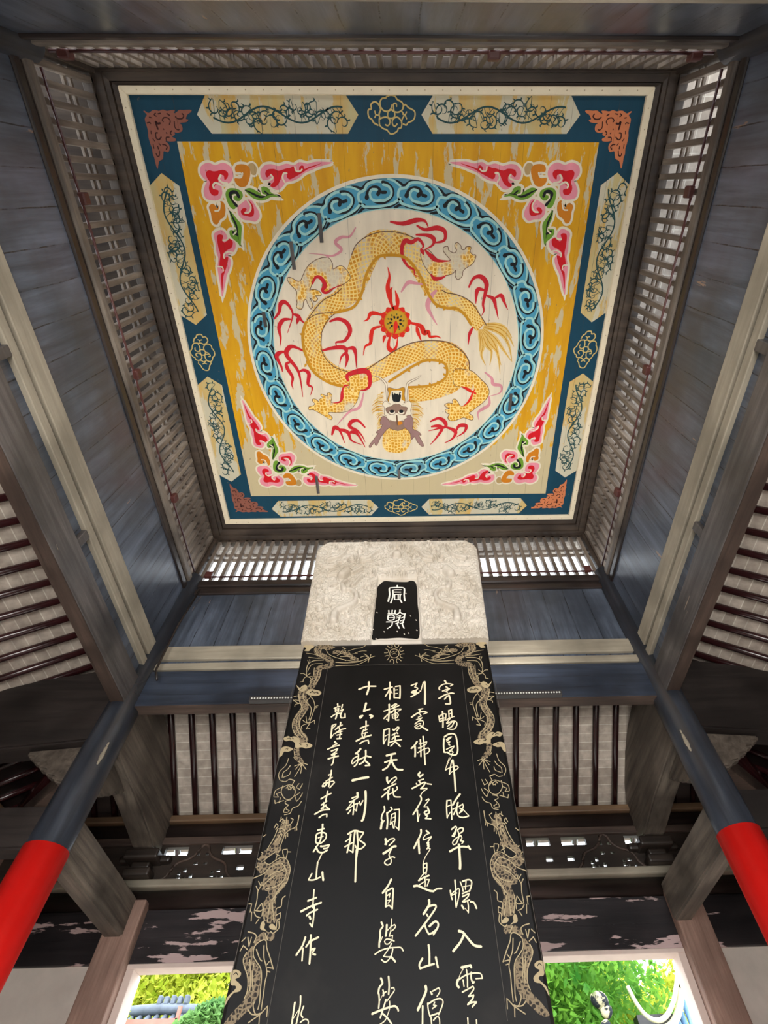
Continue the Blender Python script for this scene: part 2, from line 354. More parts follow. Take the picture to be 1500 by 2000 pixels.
# corner columns of the well
for cx, cy, lab in ((XL, YB, 'blue-black round column with red lower part, left of the black stele'), (XR, YB, 'blue-black round column with red lower part, right of the black stele'),
                    (XL, YF, 'blue-black corner column nearest the camera on the left'), (XR, YF, 'blue-black corner column nearest the camera on the right')):
    c = empty('pavilion_column', (cx, cy, 0), lab, 'column', 'corner columns of the ceiling well')
    b = BM(); tube(b, [(cx, cy, .2), (cx, cy, 3.0), (cx, cy, 3.9+Z0)], [.122, .118, .108], 28); sh = part('shaft', b, M['column'], c)
    b = BM(); tube(b, [(cx, cy, .22), (cx, cy, 1.49+Z0)], [.1285, .1245], 32); o = part('red_wrap', b, M['red'], c); o['label'] = 'glossy red lower part of the column'
    b = BM(); tube(b, [(cx, cy, 0), (cx, cy, .05), (cx, cy, .14), (cx, cy, .21), (cx, cy, .24)], [.2, .215, .205, .165, .14], 28); part('stone_base', b, M['stonefloor'], c)
    b = BM(); box(b, cx-.055, cx+.055, cy-.055, cy+.055, 3.88+Z0, 4.62+Z0, .006); part('corner_post', b, M['frame_X'], c)
    if cy == YB:
        b = BM(); sg = 1 if cx < 0 else -1
        for k, (z, r) in enumerate(((1.98, .016), (2.02, .026), (2.06, .02), (2.1, .012))):
            u = bmesh.ops.create_icosphere(b, subdivisions=2, radius=r, matrix=Matrix.Translation((cx+sg*.085, cy-.088, z+Z0)) @ Matrix.Diagonal((.6, .35, 1.5, 1)))
        o = part('flaked_patch', b, M['strip_X'], sh, True); o['label'] = 'pale chipped patch on the column'

# walls of the well: beams, strips, boards, rails
ntrim = 0
for side in ('back', 'left', 'right', 'front'):
    s0, s1 = rng(side); A = ax(side); w = WHERE[side]
    b = BM(); top = 2.745 if side == 'back' else 2.655
    sbox(b, side, s0+.08, s1-.08, -.05, .05, 2.43, top, .008)
    bt = empty('tie_beam', SIDE[side]((s0+s1)/2, 0, 2.43), {'back': 'blue-black main beam crossing behind the white stele cap', 'left': 'weathered grey main beam along the left of the well',
        'right': 'weathered grey main beam along the right of the well', 'front': 'main beam of the well above the camera'}[side], 'beam')
    part('beam_body', b, M['blue_beam_X'] if side == 'back' else M['beam_'+A], bt)
    b = BM(); sbox(b, side, s0+.09, s1-.09, -.046, .046, 2.424, 2.431); part('beam_underside', b, M['brown_'+A], bt)
    ntrim += 1; b = BM(); sbox(b, side, s0+.06, s1-.06, -.045, .04, 2.765, 2.83, .006); solo('trim_%d' % ntrim, b, M['strip_'+A], kind='structure')
    ntrim += 1; b = BM(); sbox(b, side, s0+.06, s1-.06, -.04, .04, 2.872, 3.01, .006); solo('trim_%d' % ntrim, b, M['strip_'+A], kind='structure')
    b = BM(); sbox(b, side, s0+.05, s1-.05, -.012, .02, 2.62, 2.88)
    sbox(b, side, s0+.04, s1-.04, -.02, .02, 2.98, 3.68)
    solo('wall_'+side, b, M['board_'+A], kind='structure', loc=SIDE[side]((s0+s1)/2, 0, 2.62))
    if side in ('left', 'right'):
        for k, s in enumerate((.70, 1.85)):
            b = BM(); sbox(b, side, s-.03, s+.03, -.045, .0, 2.65, 2.77, .005)
            solo('spacer_block', b, M['beam_'+A], 'short %s spacer block between beige strip and %s beam' % (('nearer', 'farther')[k], side), 'block', 'spacer blocks on the side beams')
    ntrim += 1; b = BM(); sbox(b, side, s0+.04, s1-.04, -.036, .03, 3.66, 3.735, .012); sbox(b, side, s0+.04, s1-.04, -.022, .03, 3.735, 3.765)
    solo('trim_%d' % ntrim, b, M['dark_'+A], kind='structure')
    ntrim += 1; b = BM(); sbox(b, side, s0+.04, s1-.04, -.042, .03, 3.765, 3.855, .014); solo('trim_%d' % ntrim, b, M['rail_'+A] if side != 'back' else M['dark_'+A], kind='structure')

# lattice screens under the ceiling
for side in ('back', 'left', 'right', 'front'):
    s0, s1 = rng(side); A = ax(side)
    r = empty('lattice_screen', SIDE[side]((s0+s1)/2, 0, 3.87), {'back': 'wooden lattice screen behind the stele with bright daylight along its foot', 'left': 'grey-brown slatted lattice screen left of the painted ceiling',
        'right': 'grey-brown slatted lattice screen right of the painted ceiling', 'front': 'slatted lattice screen at the top edge nearest the camera'}[side], 'lattice', 'lattice screens around the painted ceiling')
    n = 41; b = BM()
    for k in range(n+1):
        s = s0+.09+(s1-s0-.18)*k/n; sbox(b, side, s-.018, s+.018, -.03, .018, 3.86, 4.53, .004)
    part('slats', b, M['slat'], r)
    for z in (4.235, 4.315):
        b = BM(); sbox(b, side, s0+.05, s1-.05, .006, .026, z-.013, z+.013, .003); part('cross_rail', b, M['slat'], r)
    b = BM(); sbox(b, side, s0+.05, s1-.05, -.03, .035, 4.5, 4.57, .006); part('top_rail', b, M['frame_'+A], r)
    # conduit along the foot of the lattice with junction boxes
    c = BM(); stube(c, side, s0+.12, s1-.12, -.05, 3.89, .009, 8)
    solo('wiring_conduit', c, M['conduit'], {'back': 'thin red-brown conduit along foot of the back lattice', 'left': 'thin red-brown conduit along foot of the left lattice', 'right': 'thin red-brown conduit along foot of the right lattice',
        'front': 'thin red-brown conduit along the front lattice'}[side], 'conduit')
    for k, s in enumerate({'back': (-1.93, 1.72), 'left': (.05, 1.17, 2.25), 'right': (.02, 1.17, 2.25), 'front': (-1.9, .52, 1.68)}[side]):
        c = BM(); sbox(c, side, s-.035, s+.035, -.085, -.042, 3.868, 3.94, .01)
        nm = {2: ('left-hand', 'right-hand'), 3: (('nearest', 'middle', 'farthest') if side in ('left', 'right') else ('leftmost', 'middle', 'rightmost'))}[2 if side == 'back' else 3][k]
        solo('junction_box', c, M['conduit'], 'small red-brown junction box, %s on the %s lattice conduit' % (nm, side), 'junction box', 'junction boxes on the conduits')
c = BM(); tube(c, [(-1.915, 3.06, 3.64+Z0), (-1.945, 3.055, 3.15+Z0), (-1.935, 3.055, 2.7+Z0), (-1.885, 3.05, 2.6+Z0)], .009, 8)
solo('wiring_conduit', c, M['dark_X'], 'dark cable conduit running down beside the left column head', 'conduit')

# dark stepped frame (the ceiling proper) around the painting
PX0, PX1, PY0, PY1, PH = -1.936, 1.741, -.588, 2.962, 4.6
b = BM()
def ring(x0, x1, y0, y1, X0, X1, Y0, Y1, za, zb, t=.05):
    A = [(x0, y0), (x1, y0), (x1, y1), (x0, y1)]; B = [(X0, Y0), (X1, Y0), (X1, Y1), (X0, Y1)]
    for k in range(4):
        j = (k+1) % 4; q = [(*A[k], za), (*A[j], za), (*B[j], zb), (*B[k], zb)]
        lo = [b.verts.new((x, y, z+Z0)) for x, y, z in q]; hi = [b.verts.new((x, y, z+Z0+t)) for x, y, z in q]
        b.faces.new(lo[::-1]); b.faces.new(hi)
        for m in range(4): b.faces.new((lo[m], lo[(m+1) % 4], hi[(m+1) % 4], hi[m]))
ring(PX0+.01, PX1-.01, PY0+.01, PY1-.01, PX0-.04, PX1+.04, PY0-.02, PY1+.06, 4.6, 4.585)
ring(PX0-.045, PX1+.045, PY0-.025, PY1+.065, XL+.075, XR-.075, YF+.035, YB-.07, 4.565, 4.55)
ring(XL+.09, XR-.09, YF+.045, YB-.085, XL-.02, XR+.02, YF-.02, YB+.02, 4.53, 4.53, .06)
solo('ceiling', b, M['frame_X'], kind='structure', loc=(-.1, 1.26, PH+Z0))
b = BM(); box(b, XL-.1, XR+.1, YF-.1, YB+.1, PH+Z0+.12, PH+Z0+.2); solo('ceiling_deck', b, M['dark_X'], kind='structure')

# upper eaves outside the lattice
def slope(name, side, d0, z0, d1, z1, ext, low, top, th=.1):
    s0, s1 = rng(side); q = [(s0-d0-ext, d0, z0), (s1+d0+ext, d0, z0), (s1+d1+ext, d1, z1), (s0-d1-ext, d1, z1)]
    P = [Vector(SIDE[side](*p)) for p in q]; b = BM()
    u = (P[1]-P[0]).normalized(); v = (P[3]-P[0]); v = (v-u*v.dot(u)).normalized(); n = u.cross(v)
    if n.z < 0: n = -n
    lo = [b.verts.new(p) for p in P]; hi = [b.verts.new(p+n*th) for p in P]
    f = b.faces.new(lo[::-1]); f.material_index = 0; b.faces.new(hi).material_index = 1
    for m in range(4): b.faces.new((lo[m], lo[(m+1) % 4], hi[(m+1) % 4], hi[m])).material_index = 1
    o = P[0].copy(); n = u.cross(v); rot = Matrix((u, v, n)).transposed().to_4x4(); mw = Matrix.Translation(o) @ rot
    bmesh.ops.transform(b, matrix=mw.inverted(), verts=b.verts); b.normal_update()
    me = bpy.data.meshes.new(name); b.to_mesh(me); b.free(); me.materials.append(low); me.materials.append(top)
    ob = bpy.data.objects.new(name, me); COL.objects.link(ob); ob.matrix_world = mw; ob['kind'] = 'structure'; return ob
for side in ('back', 'left', 'right', 'front'):
    slope('ceiling_upper_eave_'+side, side, .03, 4.93, .42 if side == 'back' else {'left': 1.2, 'right': .8, 'front': .7}[side], 4.74 if side == 'back' else {'left': 4.3, 'right': 4.5, 'front': 4.6}[side], 0, M['frame_Y'] if side == 'left' else M['brick'], M['tile'])  # left soffit in dark timber, the shade behind that lattice put into its colour
    slope('ceiling_roof_'+side, side, .05, 3.02+.0, DO+.33, 2.36-.5*.33, 0, M['brick'], M['tile'])
# lower roof hidden joint: ridge board where the roof meets the wall
RS = (2.36-3.02)/(DO-.05)
def roofz(d): return 3.02+RS*(d-.05)

# rafters under the four lower roof slopes (three seen)
first = {}
def rafter(side, s, d0, d1, label, group):
    r = .026; key = (side in ('back',), round(d1-d0, 2))
    a = Vector(SIDE[side](s, d0, roofz(d0)-r*.9)); e = Vector(SIDE[side](s, d1, roofz(d1)-r*.9))
    if key in first and first[key][1] == side:
        o = first[key][0].copy(); COL.objects.link(o); o.location = a
    else:
        b = BM(); tube(b, [a, e], r, 12); o = solo('rafter', b, M['rafter_'+('Y' if side in ('back', 'front') else 'X')], loc=a); first[key] = (o, side)
    o['label'] = label; o['category'] = 'rafter'; o['group'] = group
for side, lab in (('back', 'dark maroon round rafter under pale bricks behind the stele'), ('left', 'dark maroon round rafter under grey bricks beyond the left beam'), ('right', 'dark maroon round rafter under grey bricks beyond the right beam'), ('front', 'dark maroon round rafter under the front roof bricks nearest the camera')):
    s0, s1 = rng(side); st = .169; off = .0845
    n = int((s1-s0)/st)
    for k in range(-6, n+8):
        s = s0+.1+st*k
        over = max(0, s0-s, s-s1)
        d0 = max(.12, over+.03)
        if d0 > DO+.1: continue
        if s < -.9 and side in ('left', 'right'): continue
        rafter(side, s, d0, DO+.30, lab if over == 0 else lab.replace('under', 'in the hip corner under'), 'rafters of the %s eave' % side if over == 0 else 'hip corner rafters of the %s eave' % side)

# dark sheets added under the hip corners in place of their deep shade
for side in ('back', 'left', 'right', 'front'):
    s0, s1 = rng(side)
    for sg, e0 in ((-1, s0), (1, s1)):
        b = BM(); P = [(e0+sg*.03, .08), (e0+sg*(DO+.25), DO+.3), (e0+sg*.03, DO+.3)]
        lo = [b.verts.new(SIDE[side](s, d, roofz(d)-.016)) for s, d in P]; hi = [b.verts.new(SIDE[side](s, d, roofz(d)-.004)) for s, d in P]
        b.faces.new(lo); b.faces.new(hi[::-1])
        for k in range(3): b.faces.new((lo[k], lo[(k+1) % 3], hi[(k+1) % 3], hi[k]))
        bmesh.ops.recalc_face_normals(b, faces=b.faces); solo('ceiling_hip_board', b, M['dark_'+ax(side)], kind='structure')

# outer frame of each side: purlin, frieze, rail, lintel beam, posts
SLOTS = [(-1.985, -1.80), (-1.53, -1.295), (-1.12, -.89), (-.72, -.49), (-.32, -.09), (.08, .31), (.48, .71), (.905, 1.095), (1.19, 1.39), (1.705, 1.86)]
HUMP = [(-.05, .165, .028, .018), (.022, .165, .028, .018), (-.05, .098, .03, .02), (.025, .097, .03, .016), (-.115, .052, .022, .03), (-.155, .03, .022, .022), (-.15, .0, .026, .03), (-.105, -.005, .018, .026), (-.06, .012, .022, .03),
        (.098, .01, .03, .018), (.135, -.003, .024, .022), (.142, .045, .03, .02), (.18, .003, .016, .03), (.098, .035, .02, .016)]
def perforated(b, side, s0, s1, z0, z1, d0, d1, holes):
    xs = sorted({s0, s1, *[h[0] for h in holes], *[h[1] for h in holes]}); xs = [x for x in xs if s0 <= x <= s1]
    for a, c in zip(xs, xs[1:]):
        if c-a < 1e-4: continue
        m = (a+c)/2; hz = sorted([(h[2], h[3]) for h in holes if h[0] < m < h[1]]); z = z0
        for lo, hi in hz:
            if lo > z: sbox(b, side, a, c, d0, d1, z, lo)
            z = max(z, hi)
        if z < z1: sbox(b, side, a, c, d0, d1, z, z1)
PS = dict(back=(-2.07, 1.975), front=(-2.07, 1.975), left=(YF+.03, YB-.03), right=(YF+.03, YB-.03))
for side in ('back', 'left', 'right', 'front'):
    s0, s1 = rng(side); A = ax(side); E = DO+.12; a, e = s0-E, s1+E; nm = {'back': 'rear', 'left': 'left', 'right': 'right', 'front': 'front'}[side]
    b = BM(); stube(b, side, a, e, DO+.05, 2.205, .072, 20); sbox(b, side, a, e, DO-.04, DO+.055, 2.262, 2.316, .01)
    for f_ in b.faces:
        if max(abs(v.co.z-Z0-2.289) for v in f_.verts) < .03: f_.material_index = 1
    solo('eave_purlin', b, [M['dark_'+A], M['purlincap']], 'dark round purlin carrying the feet of the %s rafters' % nm, 'purlin')
    holes = []; humps = (-1.66, -.45, .3, 1.55) if side == 'back' else ()
    if side == 'back':
        holes += [(x0, x1, 2.025, 2.085) for x0, x1 in SLOTS]
        for h in humps: holes += [(h+x-w/2, h+x+w/2, 1.865+z-hh/2, 1.865+z+hh/2) for x, z, w, hh in HUMP]
        for x in (-1.356, -1.0, -.75, .62, 1.065, 1.234): holes.append((x-.026, x+.026, 1.91, 1.945))
    b = BM(); perforated(b, side, a, e, 1.84, 2.15, DO+.01, DO+.05, holes)
    fr = empty('frieze_board', SIDE[side]((s0+s1)/2, DO+.03, 1.84), 'dark pierced frieze board with slots under the rear rafters' if side == 'back' else 'dark frieze board under the %s rafters' % nm, 'frieze')
    pb = part('pierced_board', b, M['cloudboard'], fr)
    if side == 'back':
        b = BM(); sbox(b, side, a, e, DO-.02, DO+.012, 2.095, 2.15, .006)
        part('upper_fillet', b, M['brown_X'], fr)
        for h in humps:
            b = BM()
            for sg in (-1, 1):
                q = [(.0, .235), (.03, .215), (.05, .17), (.1, .13), (.16, .11), (.2, .08), (.22, .03), (.265, -.015)]
                tube(b, [Vector(SIDE['back'](h-.012+sg*x, DO+.006, 1.865+z)) for x, z in [(p.x, p.y) for p in cr([Vector(t) for t in q], False, 4)]], .011, 8)
            part('cloud_bracket_rim', b, M['brown_X'], pb)
    b = BM(); sbox(b, side, a, e, DO-.05, DO+.06, 1.785, 1.84, .012); solo('eave_rail', b, M['strip_'+A], 'pale worn rounded rail below the %s frieze' % nm, 'rail')
    b = BM(); stube(b, side, a, e, DO+.055, 1.725, .072, 20); solo('lintel_purlin', b, M['dark_'+A], 'dark maroon round timber above the %s lintel beam' % nm, 'purlin')
    lb = empty('lintel_beam', SIDE[side]((s0+s1)/2, DO+.06, 1.34), 'peeling black lintel beam over the %s opening' % nm, 'beam')
    b = BM(); sbox(b, side, a, e, DO+.01, DO+.12, 1.345, 1.66, .006); part('beam_body', b, M['peel_'+A] if side == 'back' else M['dark_'+A], lb)
    p0, p1 = PS[side]
    b = BM(); sbox(b, side, p0+.1, p1-.1, DO+.005, DO+.13, 1.318, 1.345, .004); part('pale_soffit', b, M['plaster_pink'], lb)
    # plaster corner walls and door reveals
    b = BM()
    if side in ('left', 'right'): sbox(b, side, p0+.166, p1-.166, DO+.03, DO+.13, -Z0, 1.315)  # unseen infill closing the side openings, added to darken the corner bays
    sbox(b, side, s0-DO+.125, p0-.117, DO+.03, DO+.13, -Z0, 1.345); sbox(b, side, p1+.117, s1+DO-.125, DO+.03, DO+.13, -Z0, 1.345)
    solo('wall_outer_'+side, b, M['plaster'], kind='structure', loc=SIDE[side]((s0+s1)/2, DO, -Z0))
    ntrim += 1; b = BM(); sbox(b, side, p0+.105, p0+.165, DO+.01, DO+.17, -Z0, 1.32, .004); sbox(b, side, p1-.165, p1-.105, DO+.01, DO+.17, -Z0, 1.32, .004)
    solo('trim_%d' % ntrim, b, M['plaster_pink'], kind='structure', loc=SIDE[side]((s0+s1)/2, DO, -Z0))
    for k, s in enumerate((p0, p1)):
        hand = {'back': ('left of', 'right of'), 'front': ('left of', 'right of'), 'left': ('front of', 'rear of'), 'right': ('front of', 'rear of')}[side][k]
        b = BM(); sbox(b, side, s-.115, s+.115, DO-.07, DO+.16, -Z0+.1, 1.70, .012)
        sbox(b, side, s-.16, s+.16, DO-.12, DO+.21, -Z0, -Z0+.12, .02)
        solo('outer_post', b, M['post'], 'reddish-brown square post at the %s the %s opening' % (hand.replace(' of', ' side of'), nm), 'post', 'square posts of the outer openings')
for x, y, t in ((XL-DO, YB+DO, 'rear left'), (XR+DO, YB+DO, 'rear right'), (XL-DO, YF-DO, 'front left'), (XR+DO, YF-DO, 'front right')):
    b = BM(); box(b, x-.12, x+.12, y-.12, y+.12, 0, 2.2+Z0, .012); solo('corner_post', b, M['post'], 'square corner post in the dark %s corner' % t, 'post')

# moon beams, low ties, corbels and hip ties from the two rear columns outward
def profile_beam(name, side, s, poly, w, mat, label, cat, group=None):
    b = BM()
    if side == 'back': prism(b, [(YB+d, z+Z0) for d, z in poly], 'x', s-w/2, s+w/2, .012)
    elif side == 'left': prism(b, [(XL-d, z+Z0) for d, z in poly], 'y', s-w/2, s+w/2, .012)
    else: prism(b, [(XR+d, z+Z0) for d, z in poly], 'y', s-w/2, s+w/2, .012)
    return solo(name, b, mat, label, cat, group)
MOON = [(.05, 2.14), (.25, 2.12), (.7, 2.08), (1.12, 2.02), (1.26, 2.04), (1.27, 2.2), (1.22, 2.36), (1.1, 2.48), (.9, 2.58), (.65, 2.665), (.35, 2.72), (.05, 2.74)]
LOW = [(.05, 1.475), (1.19, 1.475), (1.19, 1.715), (.05, 1.715)]
CORB = [(.08, 2.13), (.46, 2.1), (.44, 2.06), (.40, 2.055), (.385, 2.02), (.34, 2.015), (.32, 1.975), (.27, 1.965), (.24, 1.925), (.19, 1.915), (.16, 1.88), (.08, 1.87)]
for side, s, who in (('back', XL, 'rearward from the left column'), ('back', XR, 'rearward from the right column'), ('left', YB, 'leftward from the left column'), ('right', YB, 'rightward from the right column')):
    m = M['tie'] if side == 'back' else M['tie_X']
    s += {'back': 0, 'left': 0, 'right': 0}[side]
    profile_beam('moon_beam', side, s, MOON, .17, m, 'thick arched dark beam running %s' % who, 'beam', 'arched beams of the corner bays')
    profile_beam('low_tie_beam', side, s, LOW, .13, m, 'lower straight tie beam running %s' % who, 'beam', 'low tie beams of the corner bays')
    profile_beam('corbel_bracket', side, s, CORB, .07, M['tie'], 'small carved corbel under the arched beam %s' % who, 'bracket', 'carved corbels under the arched beams')
    # bracket block under the outer end of the moon beam
    q = BM()
    for d0, d1, w, z0, z1 in ((1.14, 1.34, .2, 1.84, 1.9), (1.17, 1.31, .14, 1.9, 1.95), (1.11, 1.37, .26, 1.95, 2.02)): sbox(q, side, s-w/2, s+w/2, d0, d1, z0, z1, .015)
    sbox(q, side, s-.2, s+.2, 1.2, 1.27, 1.955, 2.01, .02)
    solo('bracket_block', q, M['cloudboard'], 'stepped bracket block carrying the outer end of the beam %s' % who, 'bracket', 'bracket blocks on the outer lintels')
for x, sg, t in ((XL, -1, 'left'), (XR, 1, 'right')):
    for z0, z1, w, nm, lb in ((2.03, 2.2, .1, 'hip_tie_beam', 'upper'), (1.30, 1.46, .09, 'low_hip_tie', 'lower')):
        b = BM(); box(b, .06, 1.75, -w/2, w/2, z0, z1, .01)
        bmesh.ops.transform(b, matrix=Matrix.Translation((x, YB, Z0)) @ Matrix.Rotation(math.radians(135 if sg < 0 else 45), 4, 'Z') @ Matrix.Rotation(-.03, 4, 'Y'), verts=b.verts)
        solo(nm, b, M['brown_X'], '%s diagonal tie running from %s column into the dark corner' % (lb, t), 'beam')
    b = BM(); tube(b, [(x+sg*.06, YB+.06, 2.98+Z0-.13), (x+sg*1.5, YB+1.5, roofz(1.5)+Z0-.12)], .06, 12)
    solo('hip_rafter', b, M['rafter_X'], 'thick hip rafter in the dark %s rear corner of the roof' % t, 'rafter')

# LED bars under the rear beam
for x0, t in ((-1.175, 'left'), (.35, 'right')):
    r = empty('led_light_bar', (x0+.37, 3.11, 2.44+Z0), 'slim grey LED bar on the rear beam %s of the stele' % t, 'light bar', 'LED bars on the rear beam')
    b = BM(); box(b, x0, x0+.745, 3.085, 3.122, 2.425+Z0, 2.468+Z0, .004); hs = part('housing', b, M['housing'], r)
    b = BM()
    for k in range(36): bmesh.ops.create_icosphere(b, subdivisions=1, radius=.0075, matrix=Matrix.Translation((x0+.02+k*.0202, 3.085, 2.447+Z0)))
    part('lenses', b, M['lens'], hs)

# ------------------------------------------------------------------ painted ceiling panel
CX, CY = -.098, 1.185
pan = empty('painted_ceiling_panel', (CX, CY, PH+Z0), 'square painted ceiling with a yellow dragon in a blue cloud ring', 'painting')
PF = lambda u, v, z: (CX+u, CY+v, PH+Z0-.0005*z)
b = BM(); box(b, CX-1.80, CX+1.80, CY-1.745, CY+1.745, PH+Z0+.0005, PH+Z0+.03); part('plank_board', b, M['p_teal'], pan)
OX0, OX1, OY0, OY1 = -1.838, 1.839, -1.775, 1.777; tw = .048
for nm, q in (('front', [(OX0, OY0), (OX1, OY0), (OX1-tw, OY0+tw), (OX0+tw, OY0+tw)]), ('rear', [(OX0, OY1), (OX0+tw, OY1-tw), (OX1-tw, OY1-tw), (OX1, OY1)]),
              ('left', [(OX0, OY0), (OX0+tw, OY0+tw), (OX0+tw, OY1-tw), (OX0, OY1)]), ('right', [(OX1, OY0), (OX1, OY1), (OX1-tw, OY1-tw), (OX1-tw, OY0+tw)])):
    b = BM(); prism(b, [(CX+x, CY+y) for x, y in q], 'z', PH+Z0-.03, PH+Z0+.03, .004); tr_ = part('cream_trim', b, M['p_trim'], pan); b = BM()
    L = 30
    for k in range(1, L):
        f = k/L; x = q[0][0]*(1-f)+(q[1][0] if nm in ('front', 'right') else q[3][0])*f; y = q[0][1]*(1-f)+(q[1][1] if nm in ('front', 'right') else q[3][1])*f
        mx = {'left': tw*.45, 'right': -tw*.45}.get(nm, 0); my = {'front': tw*.45, 'rear': -tw*.45}.get(nm, 0)
        bmesh.ops.create_icosphere(b, subdivisions=1, radius=.005, matrix=Matrix.Translation((CX+x+mx, CY+y+my, PH+Z0-.03)))
    part('nail_heads', b, M['p_nail'], tr_)
fl = Flat(PF); fl.poly([(-1.525, -1.47), (1.512, -1.465), (1.512, 1.47), (-1.52, 1.455)], 1, 'yellow'if False else 'p_yellow', False); fl.done('yellow_field', pan)
# hexagonal cartouches with scrolling vines
random.seed(5)
def hexa(cx, cy, L, Hh, rot, wt):
    f = Flat(PF); T = (lambda x, y: (cx+x, cy+y)) if not rot else (lambda x, y: (cx-y, cy+x))
    f.poly([T(x, y) for x, y in ((-L, 0), (-L+.08, -Hh), (L-.08, -Hh), (L, 0), (L-.08, Hh), (-L+.08, Hh))], 2, 'p_hexy', False)
    q = []; nn = 48
    for k in range(nn+1):
        t = k/nn; q.append(T((-.8+1.6*t)*L, .42*Hh*math.sin(t*math.pi*3.5+wt)))
    f.rib(q, .011, 3, 'p_vine', 'R', 1)
    for k in range(26):
        t = (k+.5)/26; x = (-.82+1.64*t)*L; y = .42*Hh*math.sin(t*math.pi*3.5+wt); sg = 1 if k % 2 else -1; rr = Hh*random.uniform(.34, .5); ph = random.uniform(0, 6.28)
        cx2, cy2 = x+random.uniform(-.02, .02), max(-Hh*.45, min(Hh*.45, -y*.9+sg*.12*Hh)); sp = []
        for j in range(13):
            a = ph+sg*j*.5; r = rr*(1-j/15.); sp.append(T(cx2+r*math.cos(a)*1.05, cy2+r*math.sin(a)))
        f.rib([T(x, y)]+sp, .0095, 3, 'p_vine', 'T', 3)
        for j in (1, 3, 5):
            a = ph+sg*j*.5; r = rr*(1-j/15.); p = (cx2+r*math.cos(a), cy2+r*math.sin(a)); yy = max(-Hh*.9, min(Hh*.9, p[1]+.022*math.sin(a)))
            f.rib([T(*p), T(p[0]+.02*math.cos(a+.6), (p[1]+yy)/2), T(p[0]+.026*math.cos(a), yy)], .010, 3, 'p_vine', 'T', 3)
    f.done('vine_cartouche', pan)
for sx in (-1, 1):
    hexa(sx*.785, -1.622, .563, .107, False, .4); hexa(sx*.78, 1.612, .555, .095, False, 1.2)
    for sy in (-1, 1): hexa(sx*1.686, sy*.752, .532, .11, True, .7+sx)
